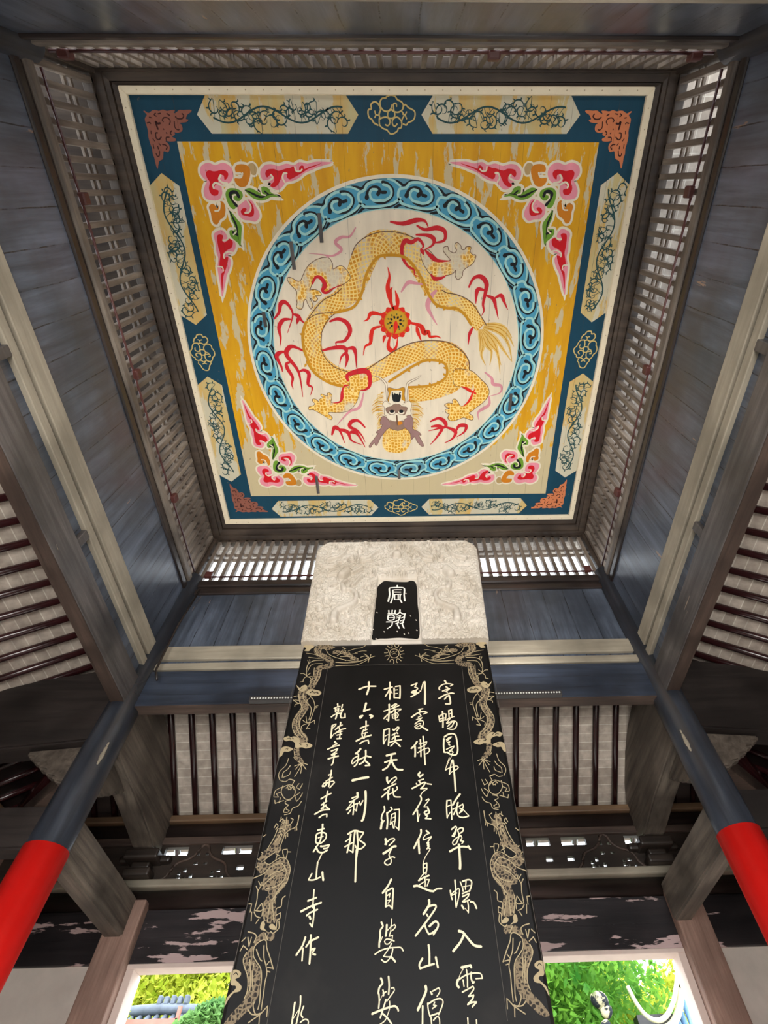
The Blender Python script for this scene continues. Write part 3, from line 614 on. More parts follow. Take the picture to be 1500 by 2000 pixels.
PANEL = """
corner O white 2 19|-1403 -1286 -1387 -1326 -1334 -1346 -1289 -1332 -1267 -1335 -1223 -1346 -1179 -1326 -1162 -1285 -1177 -1244 -1214 -1218 -1258 -1212 -1266 -1191 -1270 -1155 -1299 -1119 -1350 -1113 -1397 -1125 -1406 -1167 -1385 -1209 -1366 -1233 -1389 -1256
corner F pink 3 0|-1403 -1286 -1387 -1326 -1334 -1346 -1289 -1332 -1267 -1335 -1223 -1346 -1179 -1326 -1162 -1285 -1177 -1244 -1214 -1218 -1258 -1212 -1266 -1191 -1270 -1155 -1299 -1119 -1350 -1113 -1397 -1125 -1406 -1167 -1385 -1209 -1366 -1233 -1389 -1256
corner F red 4 0|-1361 -1286 -1337 -1300 -1297 -1294 -1232 -1303 -1201 -1285 -1210 -1256 -1234 -1242 -1236 -1268 -1260 -1271 -1282 -1250 -1283 -1227 -1316 -1203 -1324 -1185 -1294 -1176 -1303 -1149 -1336 -1143 -1357 -1161 -1361 -1191 -1346 -1227 -1361 -1256
corner R white 5 13|-1218 -1220 -1258 -1227 -1273 -1249 -1256 -1271
corner R white 5 13|-1263 -1206 -1301 -1224 -1326 -1209 -1325 -1190
corner O white 2 19|-1137 -1326 -1093 -1337 -1047 -1326 -1036 -1291 -1056 -1238 -1083 -1203 -1127 -1197 -1157 -1221 -1159 -1250 -1127 -1253 -1099 -1271 -1109 -1288 -1144 -1291
corner F orange 3 0|-1137 -1326 -1093 -1337 -1047 -1326 -1036 -1291 -1056 -1238 -1083 -1203 -1127 -1197 -1157 -1221 -1159 -1250 -1127 -1253 -1099 -1271 -1109 -1288 -1144 -1291
corner O white 1 14|-1046 -1332 -1009 -1343 -986 -1314 -1000 -1274 -1028 -1274 -1035 -1297
corner F tan 2 0|-1046 -1332 -1009 -1343 -986 -1314 -1000 -1274 -1028 -1274 -1035 -1297
corner R white 5 12|-1154 -1259 -1112 -1257 -1095 -1282
corner O white 2 19|-961 -1297 -928 -1329 -878 -1337 -824 -1326 -766 -1340 -712 -1331 -668 -1349 -613 -1340 -556 -1351 -493 -1351 -431 -1345 -532 -1320 -583 -1302 -641 -1282 -680 -1256 -732 -1235 -782 -1226 -831 -1185 -867 -1179 -906 -1203 -896 -1221 -944 -1232 -964 -1262
corner F pink 3 0|-961 -1297 -928 -1329 -878 -1337 -824 -1326 -766 -1340 -712 -1331 -668 -1349 -613 -1340 -556 -1351 -493 -1351 -431 -1345 -532 -1320 -583 -1302 -641 -1282 -680 -1256 -732 -1235 -782 -1226 -831 -1185 -867 -1179 -906 -1203 -896 -1221 -944 -1232 -964 -1262
corner F red 4 0|-929 -1279 -911 -1303 -862 -1308 -828 -1297 -770 -1311 -742 -1314 -716 -1323 -706 -1294 -679 -1288 -676 -1314 -660 -1328 -643 -1326 -638 -1308 -602 -1320 -544 -1334 -508 -1343 -552 -1326 -610 -1308 -655 -1285 -707 -1262 -752 -1244 -771 -1256 -775 -1276 -804 -1273 -822 -1244 -849 -1209 -886 -1194 -902 -1209 -873 -1232 -872 -1262 -895 -1271 -919 -1256
corner R white 5 12|-947 -1232 -908 -1238 -878 -1255 -888 -1272
corner R white 5 12|-793 -1226 -805 -1253 -794 -1280 -771 -1282
corner R white 5 10|-706 -1320 -702 -1297 -675 -1293 -656 -1305
corner F white 2 0|-499 -1362 -417 -1346 -504 -1320
corner O white 2 20|-1244 -1161 -1213 -1188 -1164 -1188 -1125 -1170 -1120 -1137 -1150 -1109 -1176 -1106 -1188 -1063 -1211 -1057 -1232 -1076 -1245 -1119
corner F green 3 0|-1244 -1161 -1213 -1188 -1164 -1188 -1125 -1170 -1120 -1137 -1150 -1109 -1176 -1106 -1188 -1063 -1211 -1057 -1232 -1076 -1245 -1119
corner R ink 5 17|-1178 -1079 -1200 -1113 -1213 -1149 -1189 -1166 -1161 -1161 -1151 -1137
corner R white 5 11|-1171 -1097 -1195 -1122 -1190 -1143 -1172 -1148
corner O white 2 20|-1095 -1179 -1057 -1191 -1017 -1176 -988 -1161 -979 -1191 -949 -1200 -916 -1185 -902 -1161 -846 -1133 -902 -1136 -948 -1118 -992 -1112 -1040 -1124 -1072 -1149
corner F green 3 0|-1095 -1179 -1057 -1191 -1017 -1176 -988 -1161 -979 -1191 -949 -1200 -916 -1185 -902 -1161 -846 -1133 -902 -1136 -948 -1118 -992 -1112 -1040 -1124 -1072 -1149
corner T ink 5 16|-1098 -1179 -1055 -1161 -1009 -1140 -974 -1134 -936 -1147 -889 -1152
corner R ink 5 11|-951 -1170 -927 -1152
corner R white 5 10|-978 -1197 -977 -1155 -950 -1145
corner F white 2 0|-892 -1155 -816 -1113 -912 -1118
corner O white 2 20|-1172 -1069 -1139 -1094 -1092 -1118 -1057 -1112 -1035 -1075 -1018 -1044 -1017 -1007 -1052 -975 -1095 -982 -1144 -988 -1175 -1020
corner F pink 3 0|-1172 -1069 -1139 -1094 -1092 -1118 -1057 -1112 -1035 -1075 -1018 -1044 -1017 -1007 -1052 -975 -1095 -982 -1144 -988 -1175 -1020
corner F red 4 0|-1152 -1045 -1127 -1064 -1106 -1057 -1121 -1037 -1101 -1026 -1069 -1051 -1073 -1082 -1085 -1112 -1060 -1094 -1051 -1057 -1059 -1019 -1083 -1006 -1118 -1013 -1146 -1020
corner R white 5 11|-1095 -1118 -1071 -1075 -1090 -1038 -1122 -1032
corner O white 2 20|-1388 -1070 -1362 -1091 -1342 -1085 -1326 -1060 -1294 -1107 -1268 -1094 -1266 -1051 -1286 -1007 -1319 -988 -1348 -957 -1375 -963 -1383 -995 -1382 -1033
corner F orange 3 0|-1388 -1070 -1362 -1091 -1342 -1085 -1326 -1060 -1294 -1107 -1268 -1094 -1266 -1051 -1286 -1007 -1319 -988 -1348 -957 -1375 -963 -1383 -995 -1382 -1033
corner R white 5 11|-1298 -1097 -1315 -1051 -1347 -1045
corner O white 2 20|-1235 -1045 -1211 -1020 -1188 -988 -1166 -950 -1178 -885 -1200 -810 -1218 -833 -1250 -860 -1267 -886 -1260 -918 -1224 -918 -1223 -956 -1238 -995
corner F green 3 0|-1235 -1045 -1211 -1020 -1188 -988 -1166 -950 -1178 -885 -1200 -810 -1218 -833 -1250 -860 -1267 -886 -1260 -918 -1224 -918 -1223 -956 -1238 -995
corner T ink 5 15|-1236 -1042 -1217 -988 -1204 -944 -1205 -899 -1206 -850
corner R ink 5 14|-1238 -902 -1208 -886
corner R white 5 10|-1263 -921 -1221 -932 -1210 -912 -1239 -886
corner F white 2 0|-1222 -853 -1177 -772 -1180 -879
corner O white 2 21|-1392 -886 -1357 -912 -1319 -918 -1295 -892 -1286 -866 -1239 -840 -1239 -800 -1270 -760 -1310 -747 -1295 -706 -1314 -651 -1347 -602 -1376 -532 -1419 -438 -1417 -525 -1415 -603 -1411 -658 -1391 -720 -1396 -767 -1390 -827
corner F pink 3 0|-1392 -886 -1357 -912 -1319 -918 -1295 -892 -1286 -866 -1239 -840 -1239 -800 -1270 -760 -1310 -747 -1295 -706 -1314 -651 -1347 -602 -1376 -532 -1419 -438 -1417 -525 -1415 -603 -1411 -658 -1391 -720 -1396 -767 -1390 -827
corner F red 4 0|-1369 -873 -1344 -889 -1320 -879 -1334 -847 -1315 -834 -1280 -860 -1254 -840 -1269 -800 -1310 -780 -1346 -754 -1344 -727 -1312 -733 -1326 -686 -1356 -630 -1382 -581 -1409 -482 -1403 -553 -1391 -610 -1371 -630 -1392 -672 -1370 -747 -1374 -801
corner R white 5 11|-1275 -883 -1294 -853 -1328 -848
corner R white 5 11|-1255 -760 -1305 -768 -1341 -747 -1344 -725
corner R white 5 10|-1406 -664 -1373 -660 -1369 -633
corner F white 2 0|-1423 -510 -1426 -392 -1382 -510
fret F copper 3 0|1382 -1647 1411 -1648 1435 -1646 1465 -1647 1488 -1634 1506 -1630 1496 -1645 1523 -1646 1551 -1642 1577 -1649 1606 -1642 1622 -1646 1650 -1645 1680 -1631 1705 -1643 1712 -1639 1696 -1621 1714 -1602 1717 -1580 1714 -1553 1714 -1526 1720 -1498 1718 -1459 1713 -1431 1717 -1397 1712 -1374 1713 -1345 1708 -1308 1693 -1336 1680 -1356 1653 -1368 1641 -1397 1633 -1414 1605 -1408 1587 -1431 1589 -1456 1606 -1473 1572 -1470 1536 -1473 1532 -1487 1553 -1498 1529 -1509 1530 -1523 1507 -1520 1477 -1528 1467 -1545 1470 -1567 1482 -1575 1433 -1580 1415 -1594 1430 -1599 1412 -1623 1386 -1636
fret R dark 4 8|1449 -1627 1441 -1615 1457 -1600 1485 -1599 1500 -1609
fret R dark 4 7|1553 -1567 1542 -1586 1553 -1602 1580 -1605 1596 -1591 1591 -1583
fret R dark 4 7|1492 -1539 1503 -1537 1518 -1550 1515 -1583
fret R dark 4 8|1539 -1618 1554 -1627
fret R dark 4 12|1617 -1574 1634 -1572 1646 -1582 1641 -1542
fret R dark 4 7|1633 -1613 1645 -1621 1633 -1629
fret R dark 4 7|1683 -1572 1688 -1578 1706 -1575
fret R dark 4 8|1630 -1495 1650 -1481 1666 -1490 1663 -1517 1649 -1520
fret R dark 4 8|1613 -1425 1603 -1439 1614 -1451 1631 -1453
fret R dark 4 7|1664 -1414 1673 -1388 1688 -1385 1692 -1400
fret R dark 4 7|1546 -1531 1559 -1520 1554 -1509
fret R dark 4 7|1574 -1495 1595 -1493 1599 -1476
fret R dark 4 7|1600 -1539 1601 -1542
fret R dark 4 8|1585 -1517 1587 -1520
fret R dark 4 6|1691 -1487 1683 -1473
fret R dark 4 6|1698 -1453 1699 -1431
fret R dark 4 8|1669 -1442 1668 -1428
fret R dark 4 6|1692 -1531 1695 -1515
fret R dark 4 6|1647 -1448 1655 -1459
fret R dark 4 7|1599 -1629 1616 -1626
fret R dark 4 7|1670 -1605 1682 -1607
knot R cream 3 10|-87 -1564 -115 -1577 -129 -1597 -145 -1605 -153 -1624 -150 -1649 -129 -1655 -131 -1676 -115 -1690 -94 -1691 -73 -1673 -65 -1649 -76 -1625 -70 -1600
knot R cream 3 9|-70 -1600 -48 -1607 -19 -1607 -1 -1590 -5 -1570 -18 -1561 -33 -1566
knot R cream 3 9|-76 -1600 -74 -1565 -50 -1545 -25 -1537 0 -1515 25 -1517 51 -1532 57 -1545 77 -1550 83 -1575 77 -1590 59 -1606 37 -1607 18 -1592 17 -1570 32 -1557 49 -1570
knot R cream 3 9|-64 -1666 -66 -1693 -50 -1712 -25 -1714 -22 -1719 6 -1729 37 -1724 55 -1705 83 -1693 95 -1674 91 -1654 69 -1639 47 -1636 25 -1642 10 -1652
knot R cream 3 9|-64 -1666 -46 -1647 -21 -1641 4 -1652 17 -1676
knot R cream 3 9|29 -1642 26 -1669 30 -1683 45 -1683 48 -1669
knot R cream 3 9|91 -1661 107 -1678 132 -1661 153 -1653 175 -1639 175 -1610 159 -1590 127 -1578 115 -1565 93 -1570
knot R cream 3 9|85 -1639 100 -1620 87 -1600 80 -1580
knot R cream 3 9|-14 -1639 -15 -1610 6 -1602 31 -1610 32 -1637 10 -1649 -14 -1639
knot R cream 3 8|-105 -1642 -100 -1624 -85 -1620
knot R cream 3 8|-107 -1607 -98 -1622
knot R cream 3 8|117 -1637 109 -1620 117 -1600
knot R cream 3 8|91 -1625 109 -1620
dragon V scale 5 0|107 403 141 241 393 144 381 362 147 497 300 174 547 199 203 536 108 207 465 33 189 344 2 165 210 13 162 89 52 158 -33 115 160 -157 182 154 -282 232 148 -406 253 153 -527 228 163 -627 166 169 -694 83 170 -724 -20 166 -719 -121 160 -683 -219 158 -608 -314 155
dragon V scale 4 0|-691 -274 85 -583 -347 140 -457 -407 152 -366 -485 191 -304 -574 188 -256 -674 198 -204 -759 194 -119 -825 179 -5 -830 172 89 -806 167 156 -734 163 210 -647 146 266 -559 135 330 -481 150 438 -409 139 539 -375 126 627 -327 120 675 -252 114 737 -189 101
dragon O brown 5 6|-490 -640 -493 -682 -516 -720 -561 -723 -621 -706 -678 -671 -715 -629 -740 -587 -764 -554 -791 -554 -822 -572 -847 -582 -865 -573 -855 -545 -830 -514 -801 -477 -811 -427 -809 -389 -817 -357 -791 -341 -769 -357 -757 -401 -734 -420 -724 -389 -714 -363 -702 -344 -686 -363 -690 -395 -706 -430 -687 -420 -662 -401 -639 -420 -657 -445 -609 -448 -614 -470 -652 -489 -692 -489 -678 -526 -664 -563 -635 -587 -601 -587 -578 -556 -588 -519 -585 -488 -561 -463 -526 -476 -489 -507 -434 -525 -356 -579 -416 -664
dragon F scale 6 0|-490 -640 -493 -682 -516 -720 -561 -723 -621 -706 -678 -671 -715 -629 -740 -587 -764 -554 -791 -554 -822 -572 -847 -582 -865 -573 -855 -545 -830 -514 -801 -477 -811 -427 -809 -389 -817 -357 -791 -341 -769 -357 -757 -401 -734 -420 -724 -389 -714 -363 -702 -344 -686 -363 -690 -395 -706 -430 -687 -420 -662 -401 -639 -420 -657 -445 -609 -448 -614 -470 -652 -489 -692 -489 -678 -526 -664 -563 -635 -587 -601 -587 -578 -556 -588 -519 -585 -488 -561 -463 -526 -476 -489 -507 -434 -525 -356 -579 -416 -664
dragon O brown 5 6|270 -779 322 -733 374 -697 455 -700 432 -733 402 -766 401 -792 430 -798 438 -772 483 -752 505 -772 489 -804 502 -827 533 -804 541 -778 570 -778 577 -794 614 -794 608 -765 631 -739 654 -738 655 -719 635 -679 591 -652 559 -625 553 -585 520 -564 500 -592 502 -632 473 -605 421 -592 384 -572 324 -579 293 -606 248 -667 218 -747
dragon F scale 6 0|270 -779 322 -733 374 -697 455 -700 432 -733 402 -766 401 -792 430 -798 438 -772 483 -752 505 -772 489 -804 502 -827 533 -804 541 -778 570 -778 577 -794 614 -794 608 -765 631 -739 654 -738 655 -719 635 -679 591 -652 559 -625 553 -585 520 -564 500 -592 502 -632 473 -605 421 -592 384 -572 324 -579 293 -606 248 -667 218 -747
dragon O brown 6 5|-335 209 -288 203 -255 233 -252 292 -279 346 -333 357 -368 449 -409 511 -466 554 -551 566 -630 562 -649 578 -616 610 -621 635 -642 629 -676 603 -716 577 -778 538 -820 538 -816 510 -786 504 -759 482 -777 454 -772 436 -743 442 -722 464 -710 439 -676 421 -695 406 -690 391 -662 403 -633 409 -637 388 -618 379 -599 398 -603 434 -609 471 -544 478 -506 454 -491 417 -486 350 -460 320 -438 338 -423 297 -432 261 -406 226
dragon F scale 7 0|-335 209 -288 203 -255 233 -252 292 -279 346 -333 357 -368 449 -409 511 -466 554 -551 566 -630 562 -649 578 -616 610 -621 635 -642 629 -676 603 -716 577 -778 538 -820 538 -816 510 -786 504 -759 482 -777 454 -772 436 -743 442 -722 464 -710 439 -676 421 -695 406 -690 391 -662 403 -633 409 -637 388 -618 379 -599 398 -603 434 -609 471 -544 478 -506 454 -491 417 -486 350 -460 320 -438 338 -423 297 -432 261 -406 226
dragon O brown 6 6|519 182 646 183 704 212 757 262 818 321 844 380 833 432 793 484 737 529 695 567 666 582 682 598 709 621 707 652 677 648 624 628 580 643 536 658 491 654 475 626 489 595 459 580 451 549 488 542 450 518 442 503 471 488 515 489 514 458 536 451 558 474 582 512 612 520 647 490 681 438 692 386 647 356 589 333 523 311
dragon F scale 7 0|519 182 646 183 704 212 757 262 818 321 844 380 833 432 793 484 737 529 695 567 666 582 682 598 709 621 707 652 677 648 624 628 580 643 536 658 491 654 475 626 489 595 459 580 451 549 488 542 450 518 442 503 471 488 515 489 514 458 536 451 558 474 582 512 612 520 647 490 681 438 692 386 647 356 589 333 523 311
dragon R ochre 8 22|100 333 287 322 411 275 455 206 430 122 338 91 240 98 133 150 25 218 -69 279
dragon R ochre 8 24|-771 97 -800 -6 -796 -135 -758 -233
dragon R ochre 8 24|-786 97 -722 204 -608 285 -496 319
dragon R ochre 8 22|-508 -311 -362 -346 -301 -406 -261 -484 -235 -574 -196 -649 -131 -723 -55 -741 60 -734 128 -697 182 -635 231 -559 266 -482 339 -376 440 -342 512 -341 586 -293 648 -210
dragon R brown 8 8|-263 169 -184 117 -91 58 0 0 135 -58 284 -78 448 -63 569 4 642 94 654 177
dragon R brown 8 7|-634 -134 -650 -20 -618 69 -549 144 -432 188
dragon R brown 8 7|-744 -253 -661 -348 -584 -414 -495 -453 -435 -498
dragon R brown 8 6|-334 -742 -288 -819 -190 -878 -56 -906 77 -891 170 -859
dragon R brown 8 7|393 -481 436 -461 536 -441 639 -387 716 -293 781 -202
dragon R brown 8 7|-641 -134 -596 -218 -548 -273 -494 -311
dragon R brown 8 6|-736 -260 -652 -301 -508 -313
dragon T ochre 8 22|440 229 417 206
dragon T ochre 8 21|446 168 420 152
dragon T ochre 8 22|380 299 364 275
dragon T ochre 8 22|303 314 295 290
dragon T ochre 8 22|209 326 194 305
dragon T ochre 8 21|392 107 377 129
dragon T ochre 8 21|300 91 293 113
dragon T ochre 8 21|194 117 202 143
dragon T ochre 8 21|103 172 125 196
dragon T ochre 8 19|-267 -497 -239 -504
dragon T ochre 8 19|-289 -419 -266 -412
dragon T ochre 8 19|-236 -561 -194 -567
dragon T ochre 8 18|-204 -637 -177 -618
dragon T ochre 8 19|-268 -484 -240 -491
dragon T ochre 8 18|-76 -735 -63 -710
dragon T ochre 8 19|210 -559 196 -540
dragon T ochre 8 19|259 -462 252 -436
dragon T ochre 8 19|353 -362 353 -342
dragon T ochre 8 20|418 -342 411 -322
dragon T ochre 8 20|497 -337 505 -321
dragon T ochre 8 20|-794 -135 -823 -143
dragon T ochre 8 21|-795 112 -814 142
dragon T hair 5 34|751 -210 853 -209 944 -180 1011 -95
dragon T ochre 6 7|751 -210 853 -209 944 -180 1011 -95
dragon T hair 5 35|759 -196 885 -181 980 -109 1033 -22
dragon T ochre 6 7|759 -196 885 -181 980 -109 1033 -22
dragon T hair 5 35|760 -181 903 -138 987 -37 1031 112
dragon T ochre 6 7|760 -181 903 -138 987 -37 1031 112
dragon T hair 5 35|753 -175 862 -96 946 7 1023 104
dragon T ochre 6 7|753 -175 862 -96 946 7 1023 104
dragon T hair 5 35|746 -168 850 -67 905 66 933 218
dragon T ochre 6 7|746 -168 850 -67 905 66 933 218
dragon T hair 5 35|739 -168 821 -53 887 21 935 141
dragon T ochre 6 7|739 -168 821 -53 887 21 935 141
dragon T hair 5 35|731 -168 792 -38 841 21 835 140
dragon T ochre 6 7|731 -168 792 -38 841 21 835 140
dragon T hair 5 35|724 -168 762 -39 753 50 797 140
dragon T ochre 6 7|724 -168 762 -39 753 50 797 140
dragon T hair 5 35|717 -168 738 -68 736 20
dragon T ochre 6 7|717 -168 738 -68 736 20
dragon T hair 5 35|752 -189 873 -153 984 -66
dragon T ochre 6 7|752 -189 873 -153 984 -66
dragon T ochre 6 11|-118 378 -140 382 -158 408
dragon T hair 6 11|-127 392 -160 397 -188 409
dragon T hair 6 11|-129 406 -161 416 -188 432
dragon T ochre 6 11|-124 421 -166 433 -200 455
dragon T hair 6 11|-125 435 -180 438 -227 477
dragon T hair 6 11|-131 450 -181 456 -224 501
dragon T ochre 6 11|-130 464 -188 472 -238 507
dragon T hair 6 11|-123 479 -177 487 -223 519
dragon T hair 6 11|-131 494 -189 488 -240 545
dragon T ochre 6 11|-133 509 -194 516 -246 560
dragon T hair 6 11|-128 523 -191 534 -243 555
dragon T hair 6 11|-130 538 -190 540 -242 593
dragon T ochre 6 11|-135 553 -192 549 -240 573
dragon T hair 6 12|-134 568 -177 580 -212 602
dragon T hair 6 12|-127 583 -169 583 -206 620
dragon T ochre 6 12|-135 598 -168 599 -196 639
dragon T hair 6 12|-138 613 -166 624 -190 658
dragon T hair 6 12|-132 628 -166 638 -195 687
dragon T ochre 6 12|-134 644 -163 641 -190 697
dragon T hair 6 12|-139 659 -173 670 -203 699
dragon T hair 6 12|-138 674 -168 672 -195 726
dragon T ochre 6 12|-131 689 -159 689 -183 708
dragon T hair 6 12|-140 705 -172 718 -199 725
dragon T hair 6 12|-142 720 -173 722 -200 743
dragon T ochre 6 12|-136 736 -161 744 -183 791
dragon T hair 6 12|-138 751 -159 757 -177 769
dragon T ochre 6 11|109 426 145 427 174 479
dragon T hair 6 11|111 440 157 444 193 498
dragon T hair 6 11|115 453 156 450 189 494
dragon T ochre 6 11|118 467 160 465 194 500
dragon T hair 6 11|121 481 175 478 220 499
dragon T hair 6 11|123 494 185 495 236 552
dragon T ochre 6 11|126 508 191 510 244 544
dragon T hair 6 11|129 522 190 529 240 564
dragon T hair 6 11|131 536 193 542 245 593
dragon T ochre 6 11|133 549 194 553 245 597
dragon T hair 6 12|134 563 190 564 237 623
dragon T hair 6 12|135 577 193 583 241 594
dragon T ochre 6 12|136 591 190 597 233 609
dragon T hair 6 12|137 605 189 612 231 625
dragon T hair 6 12|137 619 184 623 223 666
dragon T ochre 6 12|136 633 175 641 206 683
dragon T hair 6 12|136 648 164 643 187 694
dragon T hair 6 12|135 662 177 661 211 699
dragon T ochre 6 12|133 676 170 677 200 709
dragon T hair 6 12|132 690 164 692 191 733
dragon T hair 6 12|130 704 162 706 189 756
dragon T ochre 6 12|127 719 156 724 179 768
dragon T hair 6 12|125 733 157 732 184 786
dragon T hair 6 12|122 748 154 746 180 784
dragon T ochre 6 12|119 762 157 759 189 794
dragon T hair 6 12|115 777 149 788 176 814
dragon F scale 5 0|-132 735 -85 724 -13 747 71 731 112 782 122 867 100 919 67 965 3 988 -61 981 -114 969 -154 904 -146 819
dragon T hair 6 5|-127 729 -135 813 -136 841
dragon T hair 6 5|-109 729 -117 813 -113 862
dragon T hair 6 5|-91 730 -99 814 -88 896
dragon T hair 6 5|-74 730 -82 814 -79 863
dragon T hair 6 5|-56 730 -64 814 -66 835
dragon T hair 6 5|-38 730 -46 814 -35 859
dragon T hair 6 5|-21 730 -28 814 -24 858
dragon T hair 6 5|-3 731 -10 815 -8 881
dragon T hair 6 5|15 731 8 815 4 882
dragon T hair 6 5|33 731 26 815 39 851
dragon T hair 6 5|50 731 43 815 51 874
dragon T hair 6 5|68 731 61 815 72 872
dragon T hair 6 5|86 732 79 816 88 883
dragon T hair 6 5|103 732 97 816 112 894
dragon T hair 6 5|121 732 115 816 118 894
dragon O brown 7 4|-79 337 -3 351 67 336 66 405 70 467 24 488 -47 487 -86 455 -74 393
dragon F ochre 8 0|-79 337 -3 351 67 336 66 405 70 467 24 488 -47 487 -86 455 -74 393
dragon F ivory 9 0|-76 466 -53 373 -28 363 37 364 47 384 40 446 70 467 24 488 -47 487
dragon F ink 10 0|-46 378 -4 394 37 379 25 462 -11 469 -41 456
dragon T ivory 11 13|-33 376 -29 404
dragon T ivory 11 13|14 376 12 405
dragon T ivory 11 13|-8 376 -9 392
dragon T ivory 11 13|-53 383 -52 404
dragon T ivory 11 13|37 384 34 405
dragon O brown 8 4|-135 492 -106 461 -77 487 -36 477 -6 488 35 478 75 478 111 463 131 500 120 552 125 590 83 606 -101 604 -121 571 -121 518
dragon F ivory 9 0|-135 492 -106 461 -77 487 -36 477 -6 488 35 478 75 478 111 463 131 500 120 552 125 590 83 606 -101 604 -121 571 -121 518
dragon O brown 9 4|-104 529 -58 514 -37 498 -6 488 24 498 44 515 90 526 79 568 63 595 37 600 9 583 -8 573 -29 583 -55 596 -80 583 -100 566
dragon F taupe 10 0|-104 529 -58 514 -37 498 -6 488 24 498 44 515 90 526 79 568 63 595 37 600 9 583 -8 573 -29 583 -55 596 -80 583 -100 566
dragon F ivory 11 0|-101 604 -65 593 -14 583 -10 654 -52 653 -92 631
dragon F ivory 11 0|-3 583 42 595 88 617 62 638 31 654 0 654
dragon O brown 11 4|-22 570 -26 580 -37 588 -52 590 -67 587 -78 580 -81 569 -77 558 -66 551 -51 548 -37 551 -26 558
dragon F ivory 12 0|-22 570 -26 580 -37 588 -52 590 -67 587 -78 580 -81 569 -77 558 -66 551 -51 548 -37 551 -26 558
dragon F ink 13 0|-30 561 -35 569 -45 574 -58 574 -69 569 -73 560 -69 551 -58 546 -45 546 -34 551
dragon O brown 11 4|65 571 61 581 50 589 35 591 20 588 9 581 6 570 9 559 20 551 35 549 50 552 61 559
dragon F ivory 12 0|65 571 61 581 50 589 35 591 20 588 9 581 6 570 9 559 20 551 35 549 50 552 61 559
dragon F ink 13 0|57 561 52 570 42 575 29 575 18 570 14 561 18 552 29 547 42 547 52 552
dragon O brown 9 4|-83 658 -52 653 -10 654 31 654 62 671 66 726 29 742 3 753 -23 747 -80 724
dragon F taupe 10 0|-83 658 -52 653 -10 654 31 654 62 671 66 726 29 742 3 753 -23 747 -80 724
dragon F brown 12 0|-14 605 -1 605 -1 692 -9 692
dragon F orange 11 0|2 662 41 665 41 687 4 698
dragon O brown 9 5|-143 614 -117 614 -83 658 -74 708 -112 746 -139 779 -172 824 -207 898 -223 898 -227 875 -244 886 -275 926 -279 903 -236 846 -203 801 -186 779 -207 773 -195 756 -163 734 -146 690 -164 685 -159 641
dragon F mauve 10 0|-143 614 -117 614 -83 658 -74 708 -112 746 -139 779 -172 824 -207 898 -223 898 -227 875 -244 886 -275 926 -279 903 -236 846 -203 801 -186 779 -207 773 -195 756 -163 734 -146 690 -164 685 -159 641
dragon O brown 9 5|83 617 114 601 140 639 144 688 139 738 191 766 217 795 217 803 196 800 222 857 243 903 238 920 217 909 185 868 164 822 148 822 127 845 122 794 102 754 71 726 56 682
dragon F mauve 10 0|83 617 114 601 140 639 144 688 139 738 191 766 217 795 217 803 196 800 222 857 243 903 238 920 217 909 185 868 164 822 148 822 127 845 122 794 102 754 71 726 56 682
dragon T brown 11 22|-191 224 -147 244 -114 276 -96 312 -94 404 -91 466 -47 508
dragon T ivory 12 14|-191 224 -147 244 -114 276 -96 312 -94 404 -91 466 -47 508
dragon T brown 11 22|222 222 187 249 133 274 98 303 87 374 88 447 80 473 29 514
dragon T ivory 12 14|222 222 187 249 133 274 98 303 87 374 88 447 80 473 29 514
pearl F vermil 5 0|141 -230 135 -219 125 -209 119 -200 119 -187 123 -174 122 -160 111 -153 97 -149 86 -144 80 -134 77 -120 68 -110 56 -108 41 -111 30 -111 21 -106 10 -96 -3 -92 -15 -96 -25 -106 -34 -112 -45 -112 -60 -109 -74 -111 -81 -121 -83 -135 -88 -145 -98 -151 -113 -155 -123 -163 -124 -176 -119 -189 -118 -201 -124 -211 -134 -221 -137 -233 -133 -244 -122 -254 -116 -263 -115 -276 -119 -288 -117 -302 -107 -308 -92 -312 -82 -318 -76 -327 -73 -341 -64 -350 -52 -351 -38 -348 -26 -348 -18 -354 -7 -363 6 -367 17 -363 27 -353 35 -348 47 -348 61 -351 74 -349 81 -340 83 -326 89 -317 99 -311 113 -307 123 -299 125 -287 120 -274 120 -262 126 -252 136 -243
pearl O orange 5 9|99 -233 95 -210 85 -187 71 -169 50 -154 28 -145 2 -143 -21 -146 -44 -154 -63 -170 -77 -190 -85 -211 -86 -236 -83 -259 -73 -281 -58 -298 -38 -313 -16 -321 9 -324 32 -321 54 -313 73 -298 87 -279 95 -258
pearl F gold 6 0|99 -233 95 -210 85 -187 71 -169 50 -154 28 -145 2 -143 -21 -146 -44 -154 -63 -170 -77 -190 -85 -211 -86 -236 -83 -259 -73 -281 -58 -298 -38 -313 -16 -321 9 -324 32 -321 54 -313 73 -298 87 -279 95 -258
pearl R ink 7 13|42 -220 49 -218
pearl R ink 7 13|25 -198 29 -193
pearl R ink 7 13|-2 -192 -3 -185
pearl R ink 7 13|-27 -204 -32 -199
pearl R ink 7 13|-37 -228 -45 -228
pearl R ink 7 13|-29 -254 -35 -258
pearl R ink 7 13|-5 -268 -7 -275
pearl R ink 7 13|22 -265 25 -272
pearl R ink 7 13|41 -246 48 -249
pearl R olive 7 13|61 -205 67 -202
pearl R olive 7 13|33 -177 36 -171
pearl R olive 7 13|-6 -170 -7 -163
pearl R olive 7 13|-42 -187 -47 -182
pearl R olive 7 13|-60 -220 -67 -219
pearl R olive 7 13|-54 -257 -60 -260
pearl R olive 7 13|-26 -284 -29 -290
pearl R olive 7 13|13 -291 14 -298
pearl R olive 7 13|48 -275 53 -280
pearl R olive 7 13|66 -242 73 -243
pearl R orange 7 13|110 -203 111 -199
pearl R orange 7 13|80 -154 81 -150
pearl R orange 7 13|29 -125 30 -121
pearl R orange 7 13|-30 -125 -29 -121
pearl R orange 7 13|-80 -155 -78 -150
